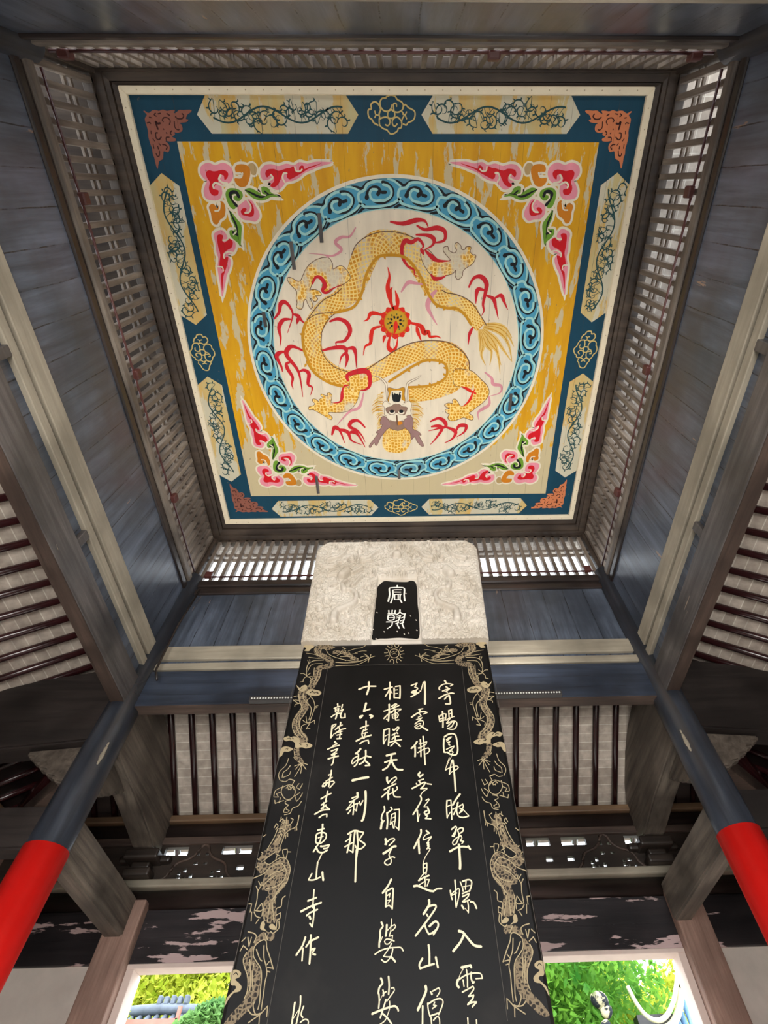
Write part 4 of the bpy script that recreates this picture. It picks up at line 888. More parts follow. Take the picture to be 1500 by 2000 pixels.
pearl R orange 7 13|-107 -204 -106 -200
pearl R orange 7 13|-105 -261 -104 -257
pearl R orange 7 13|-74 -309 -73 -305
pearl R orange 7 13|-24 -337 -23 -333
pearl R orange 7 13|33 -336 34 -332
pearl R orange 7 13|82 -308 84 -304
pearl R orange 7 13|110 -260 112 -256
pearl T vermil 8 31|7 -242 1 -186 -14 -130
flame T vermil 5 31|-13 -331 -39 -418 -54 -509 -37 -586 -49 -655
flame T vermil 5 22|-25 -404 -33 -470 -15 -509
flame T vermil 5 28|24 -344 22 -417 6 -483
flame T vermil 5 28|-93 -284 -164 -305 -208 -298 -232 -257 -269 -241
flame T vermil 5 29|-111 -201 -185 -181 -209 -131 -220 -60 -267 -31 -289 45
flame T vermil 5 23|-85 -124 -100 -102 -109 -59
flame T vermil 5 32|-48 -116 -66 -30 -30 7 4 -29 18 -109
flame T vermil 5 34|122 -227 181 -213 224 -192 246 -143 283 -149 298 -111 357 -113 395 -96
flame T vermil 5 26|181 -199 195 -143 224 -71
flame T crimson 7 27|-21 -972 78 -958 184 -981 250 -975 277 -929
flame T crimson 7 27|184 -947 250 -917 343 -929 404 -905 405 -847 345 -829 304 -841
flame T crimson 7 25|177 -883 277 -877 324 -847 305 -806 251 -782
flame T crimson 7 26|230 -788 237 -812 197 -853 143 -830 96 -842 68 -794 74 -722 114 -660 162 -635 168 -597 210 -585
flame T crimson 7 26|217 -788 244 -739
flame T crimson 7 28|251 -776 306 -727 361 -699 457 -698
flame T crimson 7 24|300 -603 329 -569 391 -574 426 -596
flame T crimson 7 28|-1023 -262 -972 -316 -948 -383 -910 -396 -874 -356 -861 -288 -924 -150
flame T crimson 7 25|-860 -302 -818 -288 -794 -254 -759 -219
flame T crimson 7 25|-812 -281 -835 -220
flame T crimson 7 28|-879 -261 -945 -255 -990 -193 -988 -108 -1006 -37
flame T crimson 7 33|-807 1 -888 -36 -934 -22 -957 37 -883 157 -865 249 -863 415
flame T crimson 7 30|-953 7 -1013 14 -1046 51 -1017 140 -1016 186
flame T crimson 7 27|-921 96 -968 111 -966 156 -932 233 -948 295 -939 342
flame T crimson 7 28|-872 187 -825 169 -783 203 -802 296 -767 328 -791 399
flame T crimson 7 31|-558 -239 -484 -261 -414 -231 -388 -161 -440 -83 -515 -69 -511 -33
flame T crimson 7 30|-648 2 -564 -19 -460 -26 -433 11 -481 55 -502 122
flame T crimson 7 27|-440 4 -430 70 -456 153
flame T crimson 7 30|-434 -11 -371 -18 -353 41 -356 153
flame T crimson 7 27|-669 -531 -636 -582 -595 -578 -565 -524 -590 -486 -564 -466 -505 -498 -433 -526
flame T crimson 7 40|-438 276 -442 221 -371 191 -279 180 -243 223 -248 317 -297 356 -336 356
flame T crimson 7 35|-604 482 -516 467 -493 378 -472 315 -434 315
flame T crimson 7 31|-633 795 -601 717 -555 744 -517 877
flame T crimson 7 30|-587 735 -523 744 -476 771 -449 851 -354 896
flame T crimson 7 30|-485 780 -427 763 -380 798 -322 924
flame T crimson 7 30|-310 721 -371 651 -436 659 -455 710 -393 746 -348 799 -319 870
flame T crimson 7 30|306 667 386 634 444 669 453 720 388 737 291 762
flame T crimson 7 30|315 719 372 711 421 737 374 825 309 904
flame T crimson 7 30|445 720 519 747 553 783 523 844 449 888
flame T crimson 7 31|553 774 583 713 649 714 635 775 563 827
flame T crimson 7 30|612 -499 650 -570 712 -580 758 -531 755 -466 740 -374 751 -320 732 -279
flame T crimson 7 27|747 -479 690 -486 679 -427 680 -374
flame T crimson 7 25|757 -440 823 -413 850 -346 879 -250
flame T crimson 7 25|830 -413 885 -439 918 -386 953 -325
flame T crimson 7 23|667 -189 638 -126 632 -39
flame T vermil 9 22|589 330 647 356 692 382 716 353
flame T vermil 9 19|696 378 681 438 647 490 604 521
flame T vermil 9 16|699 378 733 408
flame T rose 6 20|-287 -934 -337 -873 -404 -867 -454 -832 -411 -784 -441 -754 -497 -736 -577 -748 -670 -755
flame T rose 6 21|-510 -736 -538 -730
flame T rose 6 24|55 -467 112 -540 182 -534 280 -520
flame T rose 6 33|351 -481 309 -442 274 -363 311 -281 360 -205
flame T rose 6 25|793 201 859 256 879 311 951 328 948 392 856 423
flame T rose 6 26|848 423 854 505 785 554 755 587 767 655
flame T rose 6 22|-306 380 -327 460 -362 526 -444 558 -530 641 -575 692
ring F teal2 2 0|-138 -54 -152 -15 -140 28 -93 42 -62 74 0 88 51 84 89 94 130 87 170 47 158 3 174 -39 115 -70 21 -86 -62 -80
ring R ink 3 14|-176 83 -143 73 -110 56 -69 83 -30 93 14 90 41 81
ring R ink 3 14|-180 -102 -122 -75 -73 -87 29 -94 98 -89 161 -56 192 -56
ring R aqua 4 19|-117 -72 -136 -53 -152 -15 -140 28 -94 42 -63 76 0 88 41 81
ring R aqua 4 17|-116 -71 -52 -83 21 -86 115 -70 175 -32
ring R aqua 4 14|86 97 127 83 173 51
ring R ink 4 16|-87 -9 -73 25 -33 49 4 45 23 21 9 3
ring R ink 4 17|36 9 62 8
ring R ink 4 15|-33 -44 -10 -56 41 -63 90 -42 119 -3 111 37 77 67 45 78
ring R aqua 5 18|-2 30 -36 35 -57 15 -56 -18 -31 -42 15 -46 50 -47 96 -23 107 15 85 47 49 61
ring R ink 5 24|-88 -13 -83 -5
ring R ink 5 22|3 0 13 13
"""
ST = {}
for ln in PANEL.strip().split('\n'):
    h, d = ln.split('|'); p = h.split(); v = [int(t)/1000 for t in d.split()]
    ST.setdefault(p[0], []).append((p[1], p[2], int(p[3]), int(p[4])/1000, v))
def play(f, items, T):
    for kind, m, z, w, v in items:
        if m in ('crimson', 'vermil', 'rose'): w *= 1.25
        if kind == 'R' and m == 'ink' and w > .012: w *= 1.3
        m = 'p_'+m
        if kind == 'V':
            P = [(v[i], v[i+1], v[i+2]) for i in range(0, len(v), 3)]; Q = cr([Vector(p) for p in P], False, 6)
            Q2 = [Vector(T(q[0], q[1])) for q in Q]; f.strip(Q2, [q[2] for q in Q], z, 'p_ground')
            S = [0.]
            for a_, b_ in zip(Q2, Q2[1:]): S.append(S[-1]+(b_-a_).length)
            def at(sv, tv):
                i = max(0, min(len(S)-2, next((k for k in range(len(S)-1) if S[k+1] >= sv), len(S)-2))); g = (sv-S[i])/max(1e-6, S[i+1]-S[i])
                p = Q2[i].lerp(Q2[i+1], g); d = (Q2[i+1]-Q2[i]).normalized(); return p+Vector((-d.y, d.x))*tv*(Q[i][2]*(1-g)+Q[i+1][2]*g)*.5
            s_ = -.1
            while s_ < S[-1]:                                  # two crossing families of pale scale lines
                for sg in (1, -1):
                    pl = [at(s_+.10*(tt+1), sg*tt*.97) for tt in [-1+2*j/9 for j in range(10)] if 0 <= s_+.10*(tt+1) <= S[-1]]
                    if len(pl) > 2: f.strip(pl, [.0095]*len(pl), z+.5, 'p_net')
                s_ += .043
            continue
        P = [T(v[i], v[i+1]) for i in range(0, len(v)-1, 2)]
        if kind == 'F': f.poly(P, z, m)
        elif kind == 'O':
            Q = cr([Vector(p) for p in P], True, 4); f.strip(Q, [w*1.7]*len(Q), z, m, True)
        else: f.rib(P, w, z, m, kind)
for sx, sy in ((1, 1), (-1, 1), (1, -1), (-1, -1)):
    f = Flat(PF); play(f, ST['corner'], lambda x, y: (sx*x, sy*y)); f.done('corner_cloud', pan)
    f = Flat(PF); play(f, [(k_, 'copper2' if m_ == 'copper' and sx < 0 else m_, *r_) for k_, m_, *r_ in ST['fret']], lambda x, y: (sx*(x-.0), sy*y)); f.done('copper_fret_corner', pan)
for cx, cy, rot, kx, ky in ((0, -1.622, 0, 1, 1), (0, 1.612, 0, 1.02, .9), (-1.683, -.0, 1, .93, .97), (1.672, -.0, 1, .96, .95)):
    f = Flat(PF)
    play(f, ST['knot'], (lambda x, y: (cx+x*kx, cy+(y+1.622)*ky)) if not rot else (lambda x, y: (cx-(y+1.622)*ky, cy+x*kx))); f.done('knot_emblem', pan)
# ring of clouds and disc
RX, RY, RO, RI = .008, .005, 1.266, 1.062
f = Flat(PF)
def circ(r, n=96): return [Vector((RX+r*math.cos(6.28319*k/n), RY+r*math.sin(6.28319*k/n))) for k in range(n)]
f.strip(circ((RO+RI)/2), [RO-RI]*96, 2, 'p_ringbase', True)
f.strip(circ(RO+.004), [.024]*96, 6, 'p_white', True); f.strip(circ(RI+.002), [.006]*96, 6, 'p_aqua', True)
RC = 1.165; TH = -.8854
for k in range(24):
    def pol(s, t, a0=TH+k*math.pi/12): r = RC+t*.93-.003; a = a0+s/RC*.985; return (RX+r*math.cos(a), RY+r*math.sin(a))
    play(f, ST['ring'], pol)
f.done('cloud_ring', pan)
f = Flat(PF); f.poly(circ(RI, 96), 3, 'p_disc', False); f.done('cream_disc', pan)
same = lambda x, y: (x, y)
for key, nm in (('flame', 'flame_strokes'), ('dragon', 'dragon'), ('pearl', 'flaming_pearl')):
    f = Flat(PF); play(f, ST[key], same); f.done(nm, pan)
random.seed(8)
b = BM()
for x, y, L, a in ((-.56, -.93, .2, .1), (-.80, -.74, .2, -.05), (-1.10, -.26, .12, 0), (-.0, 1.22, .1, .1), (1.05, .48, .16, .25), (-.83, 1.33, .2, 0)):
    box(b, CX+x-.014, CX+x+.014, CY+y-L/2, CY+y+L/2, PH+Z0-.012, PH+Z0, .002)
part('loose_batten', b, M['beam_Y'], pan)

# ------------------------------------------------------------------ stele
SX, SY = -.0726, 1.75
st = empty('stone_stele', (SX, SY+.12, 0), 'tall black inscribed stone stele with carved pale marble cap', 'stele')
b = BM(); box(b, SX-.42, SX+.42, SY, SY+.24, .55, 1.676+Z0, .012)
# shaft edges widen very slightly downwards as in the photo
part('black_shaft', b, M['stone'], st)
b = BM(); box(b, SX-.62, SX+.62, SY-.2, SY+.44, 0, .16, .02); box(b, SX-.56, SX+.56, SY-.14, SY+.38, .16, .44, .05); box(b, SX-.6, SX+.6, SY-.18, SY+.42, .44, .56, .02); part('pedestal', b, M['marble'], st)
SF = lambda u, v, z: (SX+u, SY-.0006*z, v+Z0)
STELE = """
inscription B chalk 1 17|426 2916 440 2885
inscription B chalk 1 13|376 2825 373 2845 401 2874 438 2885 470 2882 490 2874
inscription B chalk 1 11|490 2874 468 2860
inscription B chalk 1 14|432 2854 449 2837
inscription B chalk 1 13|401 2810 434 2826 460 2833 433 2809
inscription B chalk 1 11|421 2805 440 2797
inscription B chalk 1 15|367 2737 410 2767 463 2787 490 2784
inscription B chalk 1 13|412 2729 429 2752 441 2761
inscription B chalk 1 15|450 2766 456 2723 455 2686 440 2682 418 2683
inscription B chalk 1 11|356 2572 359 2524 363 2519
inscription B chalk 1 11|363 2567 387 2589 414 2588 407 2544 395 2532 361 2520
inscription B chalk 1 10|358 2541 404 2553
inscription B chalk 1 13|387 2611 387 2545 382 2468
inscription B chalk 1 11|437 2619 436 2548
inscription B chalk 1 11|437 2614 461 2631 458 2565
inscription B chalk 1 9|441 2587 458 2596
inscription B chalk 1 10|410 2531 446 2552 479 2564
inscription B chalk 1 9|445 2548 412 2505
inscription B chalk 1 10|416 2501 458 2521 488 2516 491 2486 471 2453 445 2448 416 2455
inscription B chalk 1 10|454 2513 418 2476
inscription B chalk 1 10|472 2513 451 2475 416 2455
inscription B chalk 1 13|383 2369 377 2306 378 2259 392 2257
inscription B chalk 1 13|388 2385 420 2407 457 2410 475 2391 480 2335 480 2276 468 2242 447 2234 419 2243 402 2258
inscription B chalk 1 9|402 2361 425 2380 442 2384 425 2368 402 2349
inscription B chalk 1 9|408 2337 426 2344 414 2321 424 2316
inscription B chalk 1 9|397 2282 427 2297 456 2308 444 2288 417 2270
inscription B chalk 1 8|413 2258 432 2269 445 2257 433 2242
inscription B chalk 1 4|430 2227 408 2187 384 2139
inscription B chalk 1 5|413 2215 393 2167 379 2123
inscription B chalk 1 8|379 2120 408 2135 457 2149 473 2139 462 2125 448 2118
inscription B chalk 1 9|429 2192 415 2141 404 2087
inscription B chalk 1 5|404 2087 426 2108 448 2118
inscription B chalk 1 14|436 2195 439 2140 439 2033 438 1965
inscription B chalk 1 13|142 2873 189 2897
inscription B chalk 1 12|187 2894 170 2855 188 2850 191 2835 147 2802
inscription B chalk 1 13|143 2805 163 2821 183 2816 159 2797 143 2802
inscription B chalk 1 13|163 2787 183 2801
inscription B chalk 1 14|139 2759 175 2782 203 2801
inscription B chalk 1 9|211 2815 217 2810 223 2829 241 2898 252 2910
inscription B chalk 1 19|254 2907 254 2799 250 2687
inscription B chalk 1 12|199 2636 230 2642
inscription B chalk 1 11|210 2638 206 2611
inscription B chalk 1 14|141 2566 183 2598 229 2615 263 2605
inscription B chalk 1 10|263 2603 236 2592
inscription B chalk 1 10|202 2598 216 2575 193 2563
inscription B chalk 1 9|178 2541 223 2558 197 2532
inscription B chalk 1 10|166 2503 196 2528 226 2531 233 2510 221 2480 195 2460 173 2465 164 2482
inscription B chalk 1 8|169 2486 196 2506 211 2506
inscription B chalk 1 7|177 2473 203 2489
inscription B chalk 1 15|207 2489 232 2467 261 2446
inscription B chalk 1 14|178 2350 159 2319 136 2296
inscription B chalk 1 14|163 2311 164 2264 162 2230
inscription B chalk 1 11|204 2366 206 2302 205 2229
inscription B chalk 1 12|226 2393 231 2321 232 2244 235 2165
inscription B chalk 1 9|195 2330 228 2341 252 2348 246 2329
inscription B chalk 1 9|191 2295 249 2329
inscription B chalk 1 9|183 2260 226 2286 262 2297 271 2277 254 2254 236 2247
inscription B chalk 1 9|188 2299 202 2302
inscription B chalk 1 14|194 2106 183 2089 193 2074 215 2090
inscription B chalk 1 10|185 2046 219 2056
inscription B chalk 1 10|189 2043 195 2029
inscription B chalk 1 11|138 1991 175 2009 219 2032 235 2028
inscription B chalk 1 9|168 2026 173 2012
inscription B chalk 1 10|245 2022 272 2017
inscription B chalk 1 10|229 2028 218 2008 197 1988 241 1990 237 1983
inscription B chalk 1 7|237 1982 210 1964 194 1938
inscription B chalk 1 11|194 1938 199 1908 171 1857 142 1814
inscription B chalk 1 11|170 1841 172 1810 174 1770
inscription B chalk 1 4|174 1773 187 1816
inscription B chalk 1 8|231 1905 248 1916 251 1907 220 1869 217 1862 242 1862 245 1839
inscription B chalk 1 11|242 1852 251 1827 238 1814 222 1815 219 1827 235 1836
inscription B chalk 1 11|224 1787 258 1783
inscription B chalk 1 8|225 1808 240 1802 227 1790
inscription B chalk 1 12|192 1715 190 1689 167 1646 145 1606
inscription B chalk 1 10|176 1654 177 1623 179 1595
inscription B chalk 1 11|227 1708 245 1693
inscription B chalk 1 7|257 1672 232 1661 207 1653 204 1662 220 1682 239 1690
inscription B chalk 1 8|257 1669 234 1641 240 1635 230 1621 242 1615 227 1599
inscription B chalk 1 12|174 1649 175 1611 178 1575
inscription B chalk 1 9|229 1634 240 1626 232 1606 246 1599
inscription B chalk 1 5|246 1595 215 1553 201 1520
inscription B chalk 1 9|201 1513 200 1488 201 1456
inscription B chalk 1 8|203 1513 223 1518 222 1487 215 1456
inscription B chalk 1 7|206 1491 220 1494
inscription B chalk 1 6|203 1459 216 1468
inscription B chalk 1 10|171 1424 204 1440 233 1449
inscription B chalk 1 5|194 1453 176 1431
inscription B chalk 1 7|208 1440 210 1412 208 1391
inscription B chalk 1 7|218 1427 235 1427 220 1393
inscription B chalk 1 6|175 1401 207 1418
inscription B chalk 1 12|142 1395 165 1396 199 1382 233 1369 257 1365
inscription B chalk 1 10|257 1365 278 1377 306 1378
inscription B chalk 1 14|229 1319 227 1295 195 1253
inscription B chalk 1 11|227 1290 260 1295 267 1283 238 1247 193 1198 147 1151
inscription B chalk 1 10|213 1250 218 1242
inscription B chalk 1 10|200 1198 209 1176 221 1157
inscription B chalk 1 11|226 1194 260 1216 276 1204 268 1180 241 1162
inscription B chalk 1 9|225 1157 261 1169 247 1154
inscription B chalk 1 10|374 1900 368 1852 368 1786
inscription B chalk 1 9|377 1900 401 1903 400 1836 397 1776
inscription B chalk 1 7|375 1862 398 1871
inscription B chalk 1 6|373 1796 391 1823
inscription B chalk 1 13|466 1943 437 1909 411 1870
inscription B chalk 1 9|444 1882 435 1851 412 1807
inscription B chalk 1 7|409 1842 432 1851
inscription B chalk 1 10|448 1886 434 1835 443 1797 474 1787 510 1795
inscription B chalk 1 6|512 1797 485 1830
inscription B chalk 1 8|449 1857 479 1875 481 1856 466 1834 451 1815
inscription B chalk 1 8|457 1847 482 1837 451 1815
inscription B chalk 1 9|391 1713 416 1730 425 1724 410 1695 392 1672 404 1669 419 1701
inscription B chalk 1 9|430 1709 452 1721 468 1717 463 1700 440 1685
inscription B chalk 1 8|429 1706 436 1683 431 1657 413 1625 394 1620 393 1637 419 1660 448 1674 453 1659 442 1642 463 1638 450 1625
inscription B chalk 1 12|371 1581 415 1602 452 1607 492 1603
inscription B chalk 1 13|489 1608 499 1591
inscription B chalk 1 16|431 1618 430 1581 429 1514 425 1482
inscription B chalk 1 9|357 1366 359 1342 364 1321
inscription B chalk 1 7|359 1342 377 1359 406 1377 412 1365 402 1326 386 1283
inscription B chalk 1 9|389 1420 389 1374 385 1330 385 1282
inscription B chalk 1 6|366 1342 394 1353
inscription B chalk 1 8|420 1410 431 1379 433 1361
inscription B chalk 1 9|434 1413 470 1421 488 1412 484 1387 470 1360
inscription B chalk 1 7|455 1412 447 1370
inscription B chalk 1 6|438 1385 477 1390
inscription B chalk 1 8|428 1349 471 1363
inscription B chalk 1 8|427 1334 466 1348 457 1331 424 1308
inscription B chalk 1 8|431 1305 466 1316 455 1310 456 1284 452 1253
inscription B chalk 1 4|453 1254 435 1276
inscription B chalk 1 11|419 1288 428 1273
inscription B chalk 1 11|472 1307 491 1301 502 1274
inscription B chalk 1 13|391 1167 413 1160 437 1133 469 1101 506 1094
inscription B chalk 1 13|415 1146 393 1115 352 1078
inscription B chalk 1 12|391 1006 440 1014 442 1006
inscription B chalk 1 4|398 999 381 978 370 957
inscription B chalk 1 12|366 954 360 938 368 926
inscription B chalk 1 7|373 957 408 973 449 981 489 978 496 959
inscription B chalk 1 6|496 959 462 958
inscription B chalk 1 7|416 996 417 960 414 925
inscription B chalk 1 7|394 954 396 929
inscription B chalk 1 9|440 984 437 960 444 941 451 945
inscription B chalk 1 7|386 906 418 918 440 927
inscription B chalk 1 7|443 927 445 915 415 888 442 892
inscription B chalk 1 8|442 892 434 877 408 857 433 865 454 865 431 848
inscription B chalk 1 7|403 806 402 777
inscription B chalk 1 7|446 797 445 776
inscription B chalk 1 11|218 1107 221 1071 219 1026
inscription B chalk 1 10|182 1049 165 1024 169 1007 210 1018 244 1025
inscription B chalk 1 11|255 1052 264 1010
inscription B chalk 1 13|196 933 197 914 178 881 153 843
inscription B chalk 1 9|178 856 175 782
inscription B chalk 1 7|221 911 226 900 229 902
inscription B chalk 1 6|230 913 264 926 269 912 253 892
inscription B chalk 1 7|204 866 206 842 214 816
inscription B chalk 1 7|207 864 240 879 270 883 283 871 274 849 258 823
inscription B chalk 1 6|240 870 233 859 248 856 227 846
inscription B chalk 1 7|214 818 255 828
inscription B chalk 1 7|219 811 221 781
inscription B chalk 1 6|231 802 249 815 260 808 261 780
inscription B chalk 1 15|-39 2910 -35 2825 -37 2739
inscription B chalk 1 15|-82 2840 -44 2854 -19 2862
inscription B chalk 1 13|-42 2836 -54 2805 -72 2770
inscription B chalk 1 9|-31 2825 -18 2799
inscription B chalk 1 13|-2 2851 0 2753
inscription B chalk 1 14|11 2866 47 2873 48 2808 46 2747
inscription B chalk 1 10|7 2830 26 2832
inscription B chalk 1 10|8 2793 25 2796
inscription B chalk 1 11|4 2753 46 2749
inscription B chalk 1 14|-40 2689 -38 2621 -42 2537
inscription B chalk 1 11|-79 2627 -14 2650
inscription B chalk 1 12|-77 2559 -54 2588 -22 2621
inscription B chalk 1 10|-42 2541 -57 2551
inscription B chalk 1 12|-19 2669 10 2693 22 2688 -14 2650
inscription B chalk 1 12|-6 2649 39 2677
inscription B chalk 1 11|-18 2611 6 2639 55 2643
inscription B chalk 1 11|55 2638 35 2624
inscription B chalk 1 11|11 2630 11 2573 16 2540 40 2542
inscription B chalk 1 10|-13 2592 -9 2559
inscription B chalk 1 10|-11 2592 23 2610 35 2591 24 2563 -5 2559
inscription B chalk 1 7|-5 2578 23 2587
inscription B chalk 1 12|-73 2456 -75 2394 -71 2338
inscription B chalk 1 12|-70 2456 -34 2468 -33 2402 -36 2325
inscription B chalk 1 8|-64 2403 -41 2415
inscription B chalk 1 6|-70 2343 -52 2381
inscription B chalk 1 12|-5 2459 3 2450 33 2480 41 2471 25 2445
inscription B chalk 1 11|-9 2410 25 2431 33 2422
inscription B chalk 1 9|10 2427 6 2392
inscription B chalk 1 11|-9 2375 10 2397 41 2400
inscription B chalk 1 12|-24 2350 15 2362 61 2369
inscription B chalk 1 11|14 2392 11 2353 -19 2318
inscription B chalk 1 13|19 2349 38 2331 52 2314
inscription B chalk 1 17|-46 2242 -6 2253 16 2257
inscription B chalk 1 14|-10 2245 -15 2209 -12 2189
inscription B chalk 1 14|-57 2190 -16 2205 28 2208
inscription B chalk 1 14|-16 2201 -37 2154 -70 2132
inscription B chalk 1 15|-9 2197 11 2157 33 2133 70 2130
inscription B chalk 1 15|-39 2074 -38 2051 -29 2036
inscription B chalk 1 9|-30 2032 -6 2062 23 2078 27 2061 -5 2028
inscription B chalk 1 11|-56 1987 -15 2010 24 2027
inscription B chalk 1 10|-22 2003 -25 1981 -72 1936
inscription B chalk 1 14|-27 1981 -28 1952 -26 1921
inscription B chalk 1 9|31 2005 35 1990 10 1969 -25 1952
inscription B chalk 1 10|3 1995 7 1962 18 1937 56 1933
inscription B chalk 1 10|-52 1871 -49 1845 -62 1822 -68 1792 -61 1779
inscription B chalk 1 15|-64 1769 -69 1729
inscription B chalk 1 7|-63 1756 -49 1779
inscription B chalk 1 12|-32 1828 -27 1772 -30 1727
inscription B chalk 1 10|-7 1865 2 1851 -28 1828
inscription B chalk 1 9|16 1847 50 1850 51 1803 48 1718
inscription B chalk 1 8|48 1718 28 1738
inscription B chalk 1 7|-1 1817 -9 1752
inscription B chalk 1 8|-1 1817 23 1827 24 1787 16 1729
inscription B chalk 1 7|3 1794 20 1800
inscription B chalk 1 6|0 1768 17 1774
inscription B chalk 1 7|-6 1752 4 1771 11 1732
inscription B chalk 1 14|-37 1664 -32 1633
inscription B chalk 1 9|-39 1633 -10 1660 16 1666 22 1656 -13 1624
inscription B chalk 1 14|-47 1579 -12 1599 13 1617 30 1619
inscription B chalk 1 8|4 1605 -11 1576 -8 1558 2 1543 -1 1520 -22 1513 -39 1524 -33 1538 -11 1549 8 1558 24 1554
inscription B chalk 1 12|5 1433 -13 1401 -44 1364
inscription B chalk 1 10|-23 1369 -23 1330 -24 1294
inscription B chalk 1 10|-18 1374 12 1388 18 1379 16 1331 14 1283
inscription B chalk 1 7|-15 1350 0 1361 -5 1340
inscription B chalk 1 6|-14 1324 4 1327 -11 1311
inscription B chalk 1 8|-22 1294 -4 1299 14 1285
inscription B chalk 1 10|-46 1218 -37 1200 -50 1182 -50 1151
inscription B chalk 1 10|-50 1151 -54 1128 -54 1105
inscription B chalk 1 5|-48 1128 -38 1151
inscription B chalk 1 11|-15 1205 -16 1181 -19 1155
inscription B chalk 1 5|-13 1178 7 1197 12 1221
inscription B chalk 1 5|12 1233 7 1173
inscription B chalk 1 6|10 1199 30 1206 36 1196 22 1182 7 1175
inscription B chalk 1 6|7 1173 -1 1152 19 1156 17 1140
inscription B chalk 1 6|28 1130 5 1138 -17 1139 -26 1129 -17 1118 0 1120 17 1138
inscription B chalk 1 7|-75 1074 -47 1089 -5 1099 34 1101 65 1100 78 1086
inscription B chalk 1 6|14 1119 -7 1090 -29 1064 -9 1061 10 1061
inscription B chalk 1 7|21 1094 15 1070 -1 1048 -20 1039 -39 1050
inscription B chalk 1 10|13 1061 35 1040
inscription B chalk 1 10|-39 971 -30 952 -46 934 -50 912
inscription B chalk 1 8|-47 908 -44 882 -46 854
inscription B chalk 1 3|-41 882 -29 903
inscription B chalk 1 7|-27 924 -21 911 -10 917
inscription B chalk 1 9|-24 913 -23 903
inscription B chalk 1 9|1 977 5 941 3 907
inscription B chalk 1 6|18 931 29 932 32 920 14 900 -4 881
inscription B chalk 1 8|-10 885 -19 862 -36 818
inscription B chalk 1 9|-78 833 -45 843 -6 853 33 860 49 852 54 842
inscription B chalk 1 5|9 879 10 855 2 832 -12 807 -37 793
inscription B chalk 1 8|-29 835 -2 817 21 794
inscription B chalk 1 17|-293 2845 -233 2872 -158 2873
inscription B chalk 1 18|-217 2917 -215 2851 -226 2794
inscription B chalk 1 18|-227 2704 -233 2665 -239 2631
inscription B chalk 1 15|-239 2629 -193 2649
inscription B chalk 1 19|-263 2570 -248 2588 -268 2580
inscription B chalk 1 19|-187 2592 -167 2582 -182 2568
inscription B chalk 1 13|-216 2536 -214 2504
inscription B chalk 1 14|-254 2476 -225 2491 -198 2499
inscription B chalk 1 10|-214 2495 -216 2464
inscription B chalk 1 10|-238 2447 -204 2464
inscription B chalk 1 10|-237 2429 -202 2437
inscription B chalk 1 11|-228 2464 -241 2425 -226 2389
inscription B chalk 1 14|-279 2367 -238 2390 -170 2414
inscription B chalk 1 9|-214 2437 -222 2385
inscription B chalk 1 12|-250 2343 -225 2363 -190 2371 -185 2345
inscription B chalk 1 16|-243 2300 -257 2280 -275 2264
inscription B chalk 1 11|-275 2264 -255 2255 -256 2215 -261 2183 -278 2164
inscription B chalk 1 9|-258 2243 -290 2224 -299 2192 -290 2184 -253 2223
inscription B chalk 1 12|-248 2215 -209 2234
inscription B chalk 1 13|-203 2287 -201 2238 -214 2198 -242 2179
inscription B chalk 1 13|-194 2242 -163 2233
inscription B chalk 1 13|-207 2210 -175 2181 -167 2169 -197 2168
inscription B chalk 1 19|-280 2059 -230 2071 -173 2079
inscription B chalk 1 16|-240 1968 -237 1950
inscription B chalk 1 11|-273 1934 -235 1947
inscription B chalk 1 9|-289 1906 -261 1919 -231 1940
inscription B chalk 1 8|-264 1916 -304 1855
inscription B chalk 1 9|-304 1855 -255 1888 -228 1898
inscription B chalk 1 10|-261 1916 -257 1874 -258 1823
inscription B chalk 1 10|-291 1831 -276 1854
inscription B chalk 1 8|-235 1894 -238 1846 -249 1857
inscription B chalk 1 9|-222 1908 -213 1883 -198 1914
inscription B chalk 1 16|-185 1978 -180 1928 -180 1859 -187 1798 -196 1782
inscription B chalk 1 12|-279 1701 -248 1719 -218 1718
inscription B chalk 1 11|-237 1713 -239 1660 -240 1590
inscription B chalk 1 7|-240 1590 -267 1606
inscription B chalk 1 8|-291 1655 -261 1679
inscription B chalk 1 11|-262 1697 -265 1654 -275 1591
inscription B chalk 1 9|-292 1624 -248 1647
inscription B chalk 1 11|-224 1719 -211 1634 -213 1575 -217 1545
inscription B chalk 1 12|-217 1604 -215 1517 -211 1427
inscription B chalk 1 10|-214 1715 -181 1708 -183 1699 -201 1671 -204 1662 -169 1639 -169 1627 -190 1610 -216 1613 -227 1629
inscription B chalk 1 12|-457 2705 -452 2680
inscription B chalk 1 12|-479 2662 -458 2675 -436 2680
inscription B chalk 1 10|-470 2659 -466 2628
inscription B chalk 1 11|-464 2654 -443 2661 -444 2627 -461 2625
inscription B chalk 1 8|-461 2641 -446 2646
inscription B chalk 1 13|-492 2584 -464 2607 -429 2616
inscription B chalk 1 13|-452 2622 -453 2591 -457 2565
inscription B chalk 1 12|-417 2696 -420 2664
inscription B chalk 1 12|-431 2637 -406 2653 -413 2637 -422 2595 -415 2572 -384 2574 -388 2610
inscription B chalk 1 10|-474 2507 -449 2519 -452 2504 -471 2480
inscription B chalk 1 14|-476 2505 -476 2445 -474 2399
inscription B chalk 1 7|-470 2402 -453 2435
inscription B chalk 1 12|-415 2531 -417 2503 -448 2469
inscription B chalk 1 11|-433 2489 -400 2508
inscription B chalk 1 12|-444 2435 -413 2463 -371 2477
inscription B chalk 1 9|-425 2493 -413 2463
inscription B chalk 1 10|-428 2444 -394 2453
inscription B chalk 1 10|-430 2420 -396 2429
inscription B chalk 1 11|-407 2454 -409 2391
inscription B chalk 1 13|-426 2389 -396 2390
inscription B chalk 1 15|-440 2363 -426 2349
inscription B chalk 1 9|-425 2344 -453 2331
